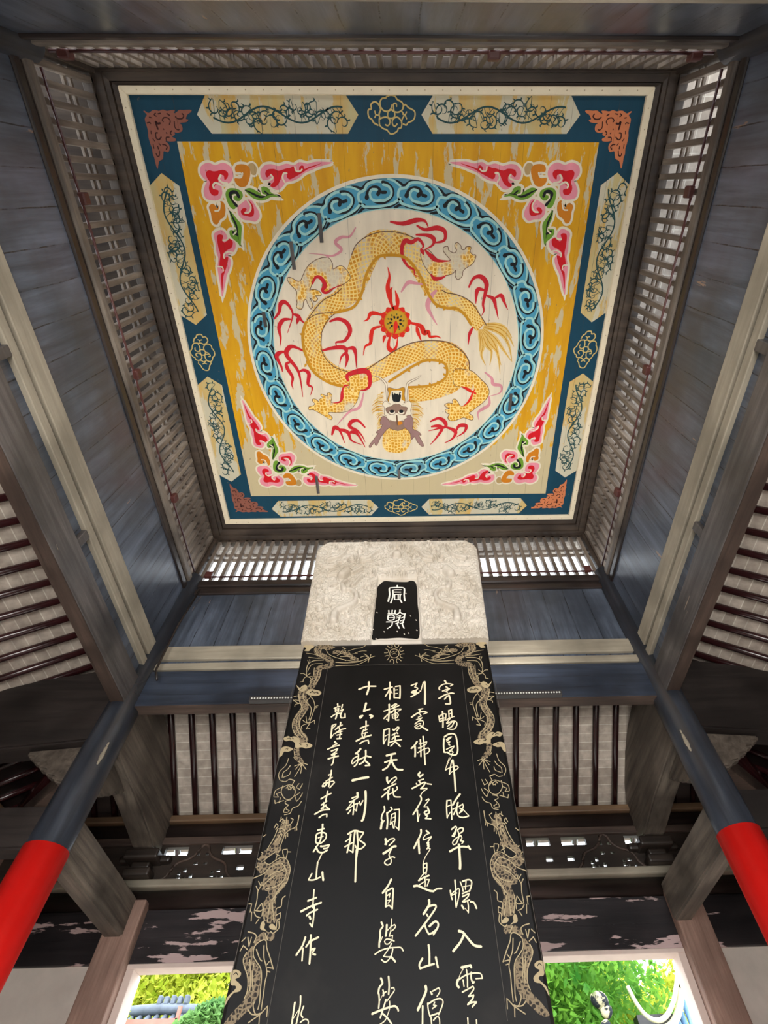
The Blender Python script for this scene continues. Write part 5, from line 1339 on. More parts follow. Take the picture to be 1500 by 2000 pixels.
inscription B chalk 1 11|-486 2304 -452 2321 -405 2334
inscription B chalk 1 11|-457 2289 -433 2298 -413 2307 -423 2284 -453 2258
inscription B chalk 1 10|-448 2253 -417 2270
inscription B chalk 1 13|-472 2227 -439 2239 -402 2247
inscription B chalk 1 11|-429 2266 -433 2230 -435 2195 -444 2178
inscription B chalk 1 11|-439 2137 -438 2108 -442 2074 -444 2019
inscription B chalk 1 10|-454 2103 -436 2111
inscription B chalk 1 10|-467 2058 -427 2085
inscription B chalk 1 10|-486 2020 -481 2042 -455 2047 -419 2057 -407 2046 -435 2010
inscription B chalk 1 13|-487 2025 -473 2020 -455 2047
inscription B chalk 1 11|-447 1984 -449 1954 -452 1917
inscription B chalk 1 11|-485 1934 -454 1954 -422 1970
inscription B chalk 1 10|-477 1892 -444 1917
inscription B chalk 1 10|-463 1907 -463 1866
inscription B chalk 1 11|-474 1866 -446 1891
inscription B chalk 1 11|-512 1832 -467 1856 -419 1860
inscription B chalk 1 10|-419 1860 -445 1881
inscription B chalk 1 10|-481 1809 -458 1826 -433 1830 -431 1813
inscription B chalk 1 12|-452 1764 -449 1738
inscription B chalk 1 11|-477 1729 -439 1737
inscription B chalk 1 11|-453 1733 -452 1672 -471 1631 -488 1600
inscription B chalk 1 10|-482 1677 -481 1705 -448 1714 -422 1704 -421 1676 -449 1649 -479 1654 -483 1682
inscription B chalk 1 9|-468 1682 -440 1690
inscription B chalk 1 11|-475 1627 -456 1599 -427 1594 -402 1607
inscription B chalk 1 11|-446 1631 -432 1630 -394 1638 -401 1621 -425 1617
inscription B chalk 1 5|-431 1590 -445 1551
inscription B chalk 1 4|-438 1580 -452 1538
inscription B chalk 1 10|-452 1538 -452 1497 -448 1451
inscription B chalk 1 9|-479 1475 -494 1443 -463 1442 -426 1456
inscription B chalk 1 13|-416 1481 -405 1440
inscription B chalk 1 9|-453 1390 -447 1299
inscription B chalk 1 10|-480 1334 -433 1349
inscription B chalk 1 11|-511 1282 -459 1306 -402 1323
inscription B chalk 1 10|-476 1261 -455 1276 -419 1289
inscription B chalk 1 9|-439 1312 -435 1249 -436 1207 -452 1223
inscription B chalk 1 12|-459 1256 -452 1245
inscription B chalk 1 11|-467 1158 -477 1121 -503 1081
inscription B chalk 1 9|-472 1109 -468 1056
inscription B chalk 1 10|-438 1168 -437 1145 -456 1116
inscription B chalk 1 11|-441 1139 -395 1157
inscription B chalk 1 11|-433 1137 -429 1091 -426 1043
inscription B chalk 1 10|-423 1103 -406 1107 -416 1091
inscription B chalk 1 10|-412 1083 -400 1080
inscription B chalk 1 9|-476 885 -477 847 -477 801
inscription B chalk 1 4|-472 827 -453 856
inscription B chalk 1 8|-451 910 -447 878 -450 841 -455 801
inscription B chalk 1 7|-429 870 -437 841 -426 828
inscription B chalk 1 6|-435 810 -415 821 -398 816 -395 799
seal B white2 3 17|8 4163 8 4139
seal B white2 3 17|-81 3921 -69 4020 -74 4117 -44 4131 5 4134 67 4128 83 4099 80 4016 86 3926
seal B white2 3 16|-54 3898 -35 3992 -37 4093 0 4097 49 4095
seal B white2 3 14|-18 4060 43 4058
seal B white2 3 13|-24 4023 52 4026
seal B white2 3 13|-17 4023 -16 3946 29 3945
seal B white2 3 13|19 4022 20 3945
seal B white2 3 16|40 4026 38 3954 56 3900
seal B white2 3 14|-72 3787 -68 3749 -53 3740
seal B white2 3 14|-37 3790 -39 3740
seal B white2 3 14|-8 3785 -13 3739
seal B white2 3 14|-76 3739 -1 3739
seal B white2 3 14|-76 3716 -41 3723 -18 3706 -17 3665 -40 3649 -68 3650 -78 3674 -76 3716
seal B white2 3 11|-69 3682 -23 3685
seal B white2 3 14|-88 3626 6 3628
seal B white2 3 13|-33 3621 -38 3577 -77 3539
seal B white2 3 15|39 3792 34 3754 2 3722
seal B white2 3 14|39 3763 63 3737 92 3736
seal B white2 3 12|11 3701 40 3713
seal B white2 3 14|45 3712 34 3672 23 3631 18 3584 35 3540
seal B white2 3 12|6 3676 40 3692
seal B white2 3 12|3 3638 34 3655
seal B white2 3 12|1 3600 29 3615
seal B white2 3 14|86 3736 80 3662 63 3598 80 3539
seal B white2 3 12|49 3675 80 3693
seal B white2 3 12|46 3637 80 3654
seal B white2 3 12|43 3601 74 3614
tablet F marble 1 0|-252 4281 250 4269 247 3383 -222 3394
tablet F stone 2 0|-201 4135 -170 4196 -128 4244 -33 4231 105 4223 142 4244 180 4236 204 4196 216 4077 216 3870 223 3775 226 3643 219 3417 146 3405 37 3418 -84 3411 -139 3412 -215 3404 -215 3574 -212 3694 -209 3820 -204 3996
tablet B marble 3 12|95 4043 100 4034
tablet B marble 3 11|-188 3764 -183 3756
tablet B marble 3 11|141 3706 145 3698
tablet B marble 3 11|194 3647 199 3639
tablet B marble 3 10|119 3476 124 3468
tablet B marble 3 10|80 3466 85 3458
tablet B marble 3 11|198 3513 202 3505
tablet B marble 3 11|-213 3534 -209 3527
tablet B marble 3 10|-109 3501 -104 3493
tablet B marble 3 10|-180 3412 -175 3404
tablet B marble 3 10|14 3502 18 3494
border F engr 2 0|-839 3333 -792 3360 -736 3331 -763 3304 -779 3277 -821 3285 -805 3312
border B drag 1 62|-591 3319 -665 3334 -706 3296 -677 3235 -617 3200 -566 3153 -561 3112 -603 3095 -651 3085 -667 3030 -672 2963 -687 2898 -722 2852
border B engr 3 9|-670 3258 -669 3304 -629 3294 -591 3232 -516 3191 -433 3163 -367 3148 -317 3150
border B engr 3 8|-728 3310 -697 3235 -625 3187 -571 3153
border B engr 3 8|-699 3080 -697 2969 -718 2887
border B engr 3 8|-637 3066 -640 2968 -668 2898
border B engr 3 6|-658 3067 -665 2981 -682 2898
border B engr 3 11|-520 3139 -440 3131 -351 3135 -292 3153 -235 3184
border B engr 3 9|-515 3098 -427 3102 -348 3103 -291 3127 -224 3177
border B engr 3 9|-305 3192 -266 3205 -235 3184
border B engr 3 9|-278 3231 -251 3211 -235 3191
border B engr 3 9|-224 3177 -217 3223
border B engr 3 9|-225 3184 -180 3202
border B engr 3 9|-229 3177 -236 3132
border B engr 3 7|-500 3230 -475 3283 -443 3269 -461 3243 -421 3255 -399 3228 -438 3215
border B engr 3 6|-487 3203 -416 3202 -355 3187 -324 3173
border B engr 3 7|-399 3228 -339 3240
border B engr 3 6|-423 3268 -364 3294 -303 3306 -264 3340
border B engr 3 6|-360 3247 -300 3265 -260 3264
border B engr 3 7|-579 3306 -549 3312
border B engr 3 8|-518 3217 -481 3243
border B engr 3 7|-455 3290 -478 3311 -446 3296
border B engr 3 7|-376 3201 -394 3175 -353 3167
border B engr 3 6|-495 3184 -432 3156
border B engr 3 6|-795 3251 -722 3236 -659 3214
border B engr 3 6|-768 3204 -685 3189 -636 3194
border B drag 1 42|-543 3258 -482 3256 -397 3208 -343 3167
border B engr 3 11|-633 3168 -711 3163 -756 3132 -766 3069 -754 2995
border B engr 3 7|-637 3129 -716 3125 -741 3094 -752 3044
border B engr 3 7|-756 3132 -772 3171
border B engr 3 7|-748 3145 -755 3177
border B engr 3 9|-754 2995 -782 3020 -807 3021
border B engr 3 9|-753 2989 -773 2965 -773 2935 -796 2930
border B engr 3 9|-747 2983 -705 2988
border B engr 3 9|-748 2989 -711 2964 -715 2928
border B engr 3 9|-754 2995 -725 3025
border F engr 2 0|-824 2901 -780 2865 -758 2900 -732 2887 -741 2853 -765 2831 -788 2854
border F engr 2 0|-728 2830 -684 2852 -626 2839 -603 2815 -624 2788 -676 2794 -715 2807
border B stone 4 5|-693 2817 -677 2834 -661 2817
border B stone 4 5|-660 2811 -639 2827 -627 2810
border B stone 4 4|-778 2854 -762 2871
border B drag 1 68|-763 2819 -745 2755 -716 2684 -735 2632 -757 2573 -756 2508 -732 2451 -692 2408 -671 2374
border B drag 1 42|-719 2312 -707 2263 -681 2224 -660 2192
border F engr 2 0|-825 2903 -792 2869 -769 2894 -735 2893 -730 2859 -753 2835 -787 2840
border F engr 2 0|-731 2827 -696 2855 -633 2841 -603 2812 -633 2788 -679 2789 -714 2802
border F engr 2 0|-834 2402 -801 2421 -780 2410 -751 2417 -709 2388 -699 2361 -657 2363 -612 2346 -609 2326 -649 2313 -680 2324 -728 2322 -741 2362 -781 2383 -811 2377
border F engr 2 0|-834 2253 -836 2292 -830 2324 -796 2333 -744 2312 -776 2290 -806 2291 -817 2259
border B stone 4 5|-802 2397 -785 2404 -777 2390
border B stone 4 4|-689 2341 -704 2354 -681 2347
border B stone 4 4|-654 2347 -641 2340 -645 2326
border B stone 4 4|-798 2310 -782 2320 -784 2304
border B stone 4 5|-697 2818 -679 2834 -669 2813
border B stone 4 5|-643 2817 -629 2808
border B stone 4 5|-767 2403 -753 2393
border B engr 3 9|-823 2781 -791 2788 -774 2764
border B engr 3 9|-820 2749 -779 2717 -759 2716
border B engr 3 7|-799 2686 -796 2706 -765 2713
border B engr 3 7|-815 2737 -804 2749 -770 2740
border B engr 3 9|-749 2811 -744 2763 -716 2731 -668 2675 -660 2622 -666 2556
border B engr 3 9|-692 2786 -659 2745 -637 2682 -645 2607 -655 2548
border B engr 3 6|-716 2731 -689 2770
border B engr 3 6|-637 2682 -612 2689
border B engr 3 6|-635 2667 -616 2674
border B engr 3 8|-654 2541 -684 2535 -713 2557
border B engr 3 8|-679 2538 -694 2593
border B engr 3 8|-653 2534 -711 2507 -706 2478
border B engr 3 8|-652 2530 -675 2477 -645 2484
border B engr 3 8|-647 2534 -621 2555 -614 2522
border B engr 3 5|-658 2192 -691 2212
border B engr 3 5|-664 2192 -708 2175
border B engr 3 5|-660 2186 -673 2143 -694 2096
border B engr 3 5|-657 2186 -655 2119
border B engr 3 5|-655 2189 -622 2148
border B engr 3 5|-654 2198 -617 2185
border B engr 3 5|-670 2192 -698 2150
border B engr 3 5|-789 2812 -768 2732 -743 2677 -767 2610 -788 2552 -782 2494 -756 2444 -711 2395
border B engr 3 5|-706 2669 -705 2623 -737 2550 -730 2507 -702 2450 -664 2408 -655 2370
border B engr 3 4|-730 2677 -743 2624 -757 2573 -755 2508 -726 2451 -688 2408
border B engr 3 7|-763 2235 -773 2182 -805 2140 -809 2104 -790 2068
border B engr 3 7|-740 2179 -755 2151 -780 2128 -781 2092
border B engr 3 7|-729 2135 -736 2109 -772 2092
border B engr 3 8|-778 2065 -750 2061 -725 2078 -688 2066
border B engr 3 4|-731 2289 -721 2250
border B engr 3 4|-726 2244 -711 2225
border B engr 3 7|-722 2077 -689 2064 -701 2035
border B engr 3 7|-764 2031 -766 1985 -736 1943 -707 1934 -677 1950 -670 1989 -691 2026 -726 2036 -762 2020
border B engr 3 6|-738 2013 -725 2030 -699 2012 -719 2001 -728 2019
border B engr 3 6|-705 2001 -696 2024 -680 2000
border B engr 3 6|-765 2022 -808 1998 -811 1958
border B engr 3 7|-772 1986 -797 1975 -779 1952 -804 1953
border B engr 3 7|-799 1930 -792 1908 -764 1919 -738 1926
border B engr 3 7|-764 1946 -765 1913
border B engr 3 7|-654 2043 -669 2017 -642 2002 -629 2042
border B engr 3 7|-638 1979 -667 1955 -649 1919 -631 1943 -618 1976
border B engr 3 6|-690 1931 -721 1923 -723 1907 -699 1895 -721 1869 -723 1848 -696 1847 -687 1857 -710 1869
border B engr 3 7|-616 1918 -633 1888 -668 1873 -678 1841 -714 1831
border B engr 3 7|-695 1815 -691 1769 -694 1729
border B engr 3 5|-738 1790 -720 1806 -700 1784 -723 1770
border B engr 3 6|-764 1750 -756 1776 -742 1760 -754 1740
border B engr 3 8|-742 1735 -753 1686 -781 1619
border B engr 3 5|-738 1666 -716 1709
border B engr 3 5|-713 1670 -705 1704
border B engr 3 6|-689 1704 -701 1636
border B engr 3 6|-667 1809 -649 1799 -660 1773 -679 1758
border B engr 3 9|-616 1824 -621 1757 -663 1733 -690 1709
border B engr 3 4|-620 1752 -614 1732
border B engr 3 4|-629 1747 -626 1727
border B engr 3 4|-670 1713 -666 1693
border B engr 3 4|-679 1703 -679 1679
border B engr 3 6|-743 1740 -713 1744 -688 1723
border B engr 3 6|-733 1715 -720 1729 -705 1704
border B engr 3 5|-732 1816 -732 1790
border B engr 3 6|-822 1697 -809 1709
border B drag 1 47|-700 1784 -713 1719 -734 1646 -773 1591
border B drag 1 36|-672 1753 -692 1719
border F drag 1 0|-826 1521 -802 1608 -719 1648 -692 1614 -719 1596 -756 1583 -780 1556 -771 1538 -731 1537 -687 1563 -652 1562 -617 1512 -614 1467 -624 1420 -662 1371 -666 1322 -641 1235 -712 1237 -727 1284 -734 1332 -722 1385 -763 1398 -769 1484 -793 1485
border B engr 3 4|-780 1547 -750 1533 -715 1555 -683 1570 -646 1558 -617 1512 -615 1476 -626 1429 -653 1396 -693 1339
border B engr 3 4|-781 1561 -756 1583 -721 1606
border B engr 3 4|-700 1327 -697 1283 -694 1236
border B engr 3 7|-828 1459 -769 1484 -741 1515 -687 1538 -665 1531 -639 1499 -637 1459 -659 1425 -694 1409 -735 1402
border B engr 3 6|-738 1466 -706 1487 -664 1497 -652 1512
border B engr 3 6|-759 1419 -731 1449 -699 1469
border B engr 3 8|-776 1411 -784 1386 -779 1345 -781 1293
border B engr 3 5|-772 1415 -793 1441
border B engr 3 5|-786 1395 -801 1416
border B engr 3 5|-768 1419 -772 1437
border B engr 3 5|-781 1293 -747 1288 -733 1300 -732 1264
border B engr 3 5|-768 1296 -747 1328 -733 1300
border B engr 3 5|-781 1285 -765 1265 -740 1256
border B engr 3 5|-821 1326 -805 1325 -804 1285
border B engr 3 5|-795 1285 -787 1242
border B engr 3 5|-747 1249 -758 1230
border B engr 3 7|-720 1592 -693 1579
border B engr 3 7|-682 1614 -678 1595 -667 1576
border B engr 3 6|-677 1616 -655 1618 -650 1595 -652 1567
border B engr 3 5|-652 1602 -629 1601
border B engr 3 6|-706 1610 -714 1564
border B engr 3 6|-618 1361 -633 1345 -631 1309 -656 1298 -652 1266 -629 1277 -626 1250 -640 1243 -637 1204
border B engr 3 5|-630 1238 -623 1204 -650 1182 -665 1190
border B engr 3 3|-636 1429 -673 1379 -674 1338
border B engr 3 3|-734 1332 -725 1283 -712 1244
border B engr 3 3|-687 1330 -672 1282 -657 1235
border B engr 3 5|-811 1603 -802 1596
border B engr 3 5|-827 1566 -818 1559
border B engr 3 5|-826 1519 -815 1525
border F engr 2 0|-729 1229 -718 1241 -705 1225 -705 1206 -684 1190 -703 1195 -727 1203
border F engr 2 0|-680 1217 -664 1226 -643 1212 -635 1197 -668 1201
border F drag 1 0|-696 1189 -640 1180 -651 1147 -687 1152 -732 1135 -746 1099 -722 1057 -684 1022 -676 988 -669 923 -691 877 -724 847 -773 807 -817 808 -786 855 -738 903 -731 941 -750 997 -780 1048 -782 1086 -753 1128 -728 1175
border B engr 3 6|-616 1024 -643 1072 -670 1115 -682 1148 -709 1149 -738 1124 -736 1085 -713 1057 -685 1029 -671 995 -664 939 -657 892 -659 864
border B engr 3 7|-688 1126 -676 1073 -657 1038 -645 1004 -647 971 -644 923 -642 861
border B engr 3 4|-726 1110 -699 1070 -684 1059
border B engr 3 5|-654 1042 -644 1055
border B engr 3 5|-647 1031 -625 1027
border B engr 3 5|-643 1014 -630 1011
border B engr 3 6|-643 848 -667 846 -686 877 -682 892
border B engr 3 6|-658 843 -687 846 -707 862
border B engr 3 6|-639 848 -612 875 -608 836
border B engr 3 6|-642 845 -695 814
border B engr 3 6|-645 839 -640 804
border B engr 3 3|-776 1097 -786 1069 -773 1038 -743 993 -731 938 -739 906
border B engr 3 6|-786 1165 -770 1125 -766 1165
border B engr 3 5|-802 1129 -775 1111
border B engr 3 5|-798 1165 -815 1148
border B engr 3 5|-803 1126 -813 1105
border B engr 3 6|-791 1191 -757 1183 -740 1168 -747 1142
border B engr 3 3|-694 1181 -674 1151
border B engr 3 2|-725 1050 -718 989 -701 937
border B engr 3 2|-750 1065 -729 996 -718 937
border F engr 2 0|-841 1006 -833 1022 -808 1025 -783 1011 -787 994 -806 985 -785 971 -766 955 -768 939 -783 933 -799 930 -818 908 -830 880 -833 890 -825 918 -795 946 -799 959 -821 962 -831 982
border B stone 4 4|-820 1005 -809 1012 -798 1003
border B faint 3 3|-584 3078 -583 2046 -594 1236 -601 790
border B faint 3 3|-586 3095 -1 3104
border B faint 3 3|-849 2946 -832 1743 -829 972
crown_pearl B engr 3 10|36 3228 32 3208 23 3191 10 3181 -7 3177 -23 3181 -36 3192 -46 3210 -49 3231 -47 3251 -38 3268 -25 3279 -8 3283 9 3278 22 3267 32 3249 35 3228
crown_pearl B engr 3 8|-30 3239 -15 3252 0 3244 15 3258
crown_pearl B engr 3 8|-25 3218 -10 3231 11 3218
crown_pearl B engr 3 9|81 3221 58 3220 45 3207 50 3185 69 3175
crown_pearl B engr 3 9|54 3142 36 3163 19 3166 12 3147 20 3122
crown_pearl B engr 3 9|-10 3115 -11 3145 -21 3162 -38 3156 -45 3131
crown_pearl B engr 3 9|-71 3153 -56 3174 -54 3197 -70 3208 -89 3197
crown_pearl B engr 3 9|-96 3238 -73 3238 -60 3251 -66 3274 -85 3284
crown_pearl B engr 3 10|-70 3320 -52 3297 -34 3294 -27 3314 -35 3341
crown_pearl B engr 3 10|-5 3349 -3 3317 8 3299 25 3305 32 3331
crown_pearl B engr 3 9|59 3308 43 3285 41 3262 56 3251 75 3261
relief R h 0 85|-586 3598 -579 3715 -481 3789 -412 3849 -399 3961 -461 4045 -538 4047
relief R h 0 70|-527 4046 -558 4132 -519 4200
relief R h 0 114|-572 4272 -532 4335
relief R h 0 43|-474 4324 -376 4414
relief R h 0 36|-455 4112 -406 4197 -366 4267
relief R h 0 31|-616 4150 -679 4118 -684 4067 -629 4066 -590 4115
relief R h 0 52|-756 4557 -664 4594 -590 4692 -565 4816
relief R h 0 29|-633 4310 -722 4285
relief R h 0 61|-387 4568 -316 4585 -249 4684 -202 4723
relief R h 0 34|-290 4546 -383 4519
relief R h 0 26|-384 3912 -315 3847 -252 3861
relief R h 0 93|-4 4627 8 4627
relief R h 0 23|-485 4645 -459 4605 -456 4554 -473 4523 -496 4524 -514 4547 -518 4577 -508 4594 -496 4592 -489 4582
relief R h 0 19|-297 3661 -299 3610 -322 3581 -351 3586 -370 3614 -371 3646 -358 3665 -341 3662 -333 3648 -333 3634
relief R h 0 18|-345 3534 -331 3572 -303 3580 -279 3560 -271 3529 -280 3505 -295 3499 -308 3509 -312 3524 -307 3534
relief R h 0 18|-713 3452 -738 3434 -768 3447 -785 3479 -783 3509 -768 3523 -750 3516 -742 3499 -742 3483 -750 3479
relief R h 0 19|-458 3756 -442 3724 -447 3691 -463 3677 -482 3685 -492 3704 -490 3722 -482 3731 -473 3728 -469 3719
relief R h 0 22|-254 4361 -241 4318 -249 4280 -269 4267 -289 4276 -298 4301 -295 4325 -284 4332 -274 4326 -271 4315
relief R h 0 22|-25 4286 -50 4266 -74 4280 -87 4313 -82 4343 -67 4356 -52 4350 -46 4333 -47 4317 -55 4314
relief R h 0 19|-657 3813 -696 3824 -721 3863 -724 3909 -706 3934 -681 3931 -666 3906 -665 3882 -674 3870 -684 3873
relief R h 0 18|-582 3520 -571 3548 -549 3553 -530 3537 -524 3513 -530 3495 -542 3491 -552 3500 -556 3511 -552 3518
relief R h 0 19|-322 3783 -314 3812 -296 3823 -279 3812 -271 3790 -275 3771 -286 3764 -295 3770 -298 3781 -296 3789
relief R h 0 19|-745 3679 -717 3685 -693 3662 -683 3628 -692 3604 -709 3600 -723 3612 -728 3629 -724 3641 -717 3642
relief R h 0 24|-106 4715 -130 4707 -150 4730 -156 4763 -149 4790 -133 4798 -120 4785 -117 4767 -122 4754 -128 4752
relief R h 0 24|-730 4841 -704 4821 -692 4783 -697 4750 -713 4740 -731 4751 -738 4772 -735 4791 -727 4795 -720 4788
relief R h 0 24|-392 4830 -384 4870 -362 4885 -343 4869 -333 4839 -338 4814 -350 4804 -361 4813 -365 4827 -362 4838
relief R h 0 22|-160 4388 -189 4391 -208 4423 -208 4461 -194 4483 -176 4483 -165 4465 -164 4444 -171 4433 -179 4435
relief R h 0 21|-832 4059 -830 4099 -812 4118 -788 4109 -775 4083 -774 4058 -785 4046 -797 4050 -804 4063 -803 4073
relief R h 0 21|-305 4137 -282 4137 -265 4112 -263 4083 -274 4065 -289 4064 -298 4078 -299 4093 -294 4101 -287 4101
relief R h 0 19|-814 3649 -831 3645 -846 3657 -853 3678 -849 3694 -839 3698 -828 3690 -826 3680 -828 3673 -833 3671
relief R h 0 21|-741 4079 -725 4090 -707 4079 -697 4059 -699 4039 -708 4029 -719 4034 -724 4046 -724 4056 -718 4060
relief R h 0 24|-394 4726 -395 4691 -408 4672 -426 4674 -437 4695 -439 4717 -431 4729 -421 4727 -415 4718 -416 4708
relief R h 0 23|-218 4625 -204 4638 -189 4632 -181 4612 -183 4592 -191 4582 -201 4586 -205 4596 -204 4606 -199 4610
relief R h 0 24|-14 4857 -8 4825 -15 4800 -30 4792 -42 4800 -47 4819 -43 4836 -36 4840 -29 4836 -28 4827
relief R h 0 18|-394 3471 -380 3454 -380 3432 -388 3420 -400 3420 -408 3430 -409 3442 -405 3449 -399 3449 -396 3445
relief R h 0 19|-721 3783 -733 3766 -749 3768 -760 3784 -763 3802 -757 3813 -747 3812 -741 3805 -740 3795 -743 3791
relief R h 0 19|-839 3923 -805 3987 -831 4088 -789 4189
relief R h 0 21|-800 4443 -683 4440 -630 4496
relief R h 0 19|-351 4059 -322 4126 -266 4124
relief R h 0 18|-244 3908 -311 3942 -340 3895
relief R h 0 17|-785 3560 -705 3572 -647 3514
relief R h 0 17|-461 3581 -427 3652 -470 3668
relief R h 0 23|-529 4836 -473 4751 -402 4791 -349 4727
relief R h 0 23|-81 4824 -67 4751
relief R h 0 23|-32 4866 -31 4760
relief R h 0 23|18 4864 19 4759
relief R h 0 22|-770 4677 -741 4737 -678 4715 -647 4776
relief R h 0 21|-260 4430 -189 4409 -106 4370 -36 4405
"""
SD = {}
for ln in STELE.strip().split('\n'):
    h, d = ln.split('|'); p = h.split(); v = [int(t)/2000 for t in d.split()]
    SD.setdefault(p[0], []).append((p[1], p[2], int(p[3]), int(p[4])/2000, v))
def splay(f, items, T):
    for kind, m, z, w, v in items:
        if m == 'engr': w = max(.0028, w*.7)
        P = [T(v[i], v[i+1]) for i in range(0, len(v)-1, 2)]
        if kind == 'F': f.poly(P, z, m, len(P) > 4)
        elif kind == 'B': f.brush(P, w, z, m)
        else: f.rib(P, w, z, m, 'R')
f = Flat(SF); splay(f, SD['inscription'], same); f.done('inscription', st)
BW = .72
f = Flat(SF); splay(f, SD['border'], same); splay(f, SD['border'], lambda x, y: (-x, y)); f.done('dragon_border', st)
f = Flat(SF); splay(f, SD['crown_pearl'], same); f.done('crown_pearl', st)
# marble cap: relief as a height field over its outline
CZ0, CZ1 = 1.674, 2.458; CT = .045
RL = []
for kind, m, z, w, v in SD['relief']:
    q = cr([Vector((v[i], v[i+1])) for i in range(0, len(v)-1, 2)], False, 3); n = len(q)
    for mir in (1, -1): RL.append(([(p.x*mir, p.y) for p in q], w, n))
def half(z): # half width of the cap at height z
    hw = .428+.03*(z-CZ0)/(CZ1-CZ0); r = .1
    if z > CZ1-r: hw -= r-math.sqrt(max(0, r*r-(z-(CZ1-r))**2))
    return hw
NX, NZ = 280, 250; CELL = .02; grid = {}
for q, w, n in RL:
    for i in range(n-1):
        a, c = q[i], q[i+1]; taper = 1-.55*(i/(n-1)) if w > .025 else 1; ww = w*taper/2
        for gx in range(int((min(a[0], c[0])-ww-.011)//CELL), int((max(a[0], c[0])+ww+.011)//CELL)+1):
            for gz in range(int((min(a[1], c[1])-ww-.011)//CELL), int((max(a[1], c[1])+ww+.011)//CELL)+1): grid.setdefault((gx, gz), []).append((a, c, ww))
def relief(x, z):
    h = 0; tr = 0
    for a, c, ww in grid.get((int(x//CELL), int(z//CELL)), ()):
        dx, dz = c[0]-a[0], c[1]-a[1]; L = dx*dx+dz*dz or 1e-9; t = max(0, min(1, ((x-a[0])*dx+(z-a[1])*dz)/L)); d = math.hypot(x-a[0]-t*dx, z-a[1]-t*dz)
        if d < ww: h = max(h, min(.045, .012+ww*1.1)*(1-(d/ww)**3)**.6)
        elif d < ww+.011: tr = max(tr, 1-(d-ww)/.011)
    n1 = noise.noise(Vector((x*22, z*22, 1))); n2 = noise.noise(Vector((x*60, z*60, 5))); n3 = noise.noise(Vector((x*11+2*n1, z*11+2*n1, 9)))
    if h > 0: return h+.0015*n2
    sw = abs(math.sin(16*n3+3*n1)); return .013*sw**.5-.015*tr+.002*n2
TB = (-.1120, .1225, 1.674, 2.14)   # tablet recess
b = BM(); G = []
for j in range(NZ+1):
    z = CZ0+(CZ1-CZ0)*j/NZ; hw = half(z); row = []
    for i in range(NX+1):
        x = -hw+2*hw*i/NX; edge = min(1, min(hw-abs(x), CZ1-z)/.02+.15)
        fl_ = TB[0] < x < TB[1]+.0 and z < TB[3]-.0
        zt = (z-CZ0)/(TB[3]-CZ0); inn = (z < TB[3]) and (-.112+.012*zt < x < .1225-.012*zt)
        y = SY+.001 if inn else SY-CT*.45-relief(x, z)*max(0, edge)
        row.append(b.verts.new((SX+x, y, z+Z0)))
    G.append(row)
for j in range(NZ):
    for i in range(NX): b.faces.new((G[j][i], G[j][i+1], G[j+1][i+1], G[j+1][i])).smooth = True
back = [[b.verts.new((r[k].co.x, SY+.25, r[k].co.z)) for k in (0, NX)] for r in G]
for j in range(NZ):
    b.faces.new((G[j][0], G[j+1][0], back[j+1][0], back[j][0])); b.faces.new((G[j+1][NX], G[j][NX], back[j][1], back[j+1][1])); b.faces.new((back[j][0], back[j+1][0], back[j+1][1], back[j][1]))
b.faces.new([G[NZ][i] for i in range(NX+1)]+[back[NZ][1], back[NZ][0]]); b.faces.new([G[0][i] for i in range(NX, -1, -1)]+[back[0][0], back[0][1]])
o = part('marble_cap', b, M['marble'], st); o['label'] = 'pale marble cap carved with dragons and clouds'
f = Flat(lambda u, v, z: (SX+u, SY-.001-.0008*z, v+Z0)); splay(f, SD['tablet'], same); splay(f, SD['seal'], same); f.done('seal_tablet', o)

# ------------------------------------------------------------------ garden seen through the rear opening
def leaves(b, c, rad, n, size, seed):
    rd = random.Random(seed)
    for _ in range(n):
        while True:
            p = Vector((rd.uniform(-1, 1), rd.uniform(-1, 1), rd.uniform(-1, 1)))
            if p.length < 1: break
        p = Vector(c)+Vector((p.x*rad[0], p.y*rad[1], p.z*rad[2])); s = size*rd.uniform(.6, 1.3)
        m = Matrix.Rotation(rd.uniform(0, 6.28), 3, 'Z') @ Matrix.Rotation(rd.uniform(-1.2, 1.2), 3, 'X')
        q = [m @ Vector(t) for t in ((-s*.35, 0, 0), (0, -s*.7, s*.1), (s*.35, 0, 0), (0, s*.7, s*.1))]
        b.faces.new([b.verts.new(p+t) for t in q])
def tree(x, y, h, rad, mat, label, seed, lean=0, n=2600, size=.2, fork=True, tr=.11):
    t = empty('tree', (x, y, -.14), label, 'tree', 'trees in the garden behind')
    b = BM(); tube(b, [(x, y, -.14), (x+lean*.4, y, h*.45), (x+lean, y, h)], [tr*1.4, tr, tr*.6], 10); part('trunk', b, M['bark'], t)
    if fork:
        b = BM(); tube(b, [(x+lean*.4, y, h*.42), (x+lean*.4+.7, y+.2, h*.8), (x+lean*.4+1.1, y+.2, h*1.1)], [tr*.7, tr*.5, tr*.25], 8); part('branch', b, M['bark'], t)
    b = BM(); rd = random.Random(seed)
    for k in range(7):
        a = rd.uniform(0, 6.28); c = (x+lean+rad*.6*math.cos(a), y+rad*.6*math.sin(a), h+rd.uniform(-.35, .5)*rad)
        leaves(b, c, (rad*.6, rad*.6, rad*.5), n//7, size, seed*50+k)
    part('foliage', b, M[mat], t)
tree(-4.75, 11.6, 4.0, 1.5, 'leaf_yellow', 'yellow-green tree with slim trunk, leftmost through the left opening', 1, 0, 9000, .1, False, .1)
tree(-4.75, 12.6, 4.6, 1.7, 'leaf_yellow', 'grey-trunked tree standing behind tiled garden wall at left', 2, .1, 8000, .11, False, .15)
tree(-4.35, 12.2, 4.7, 1.6, 'leaf_yellow', 'forked brown tree standing behind the tiled garden wall', 3, .1, 6000, .11, True, .18)
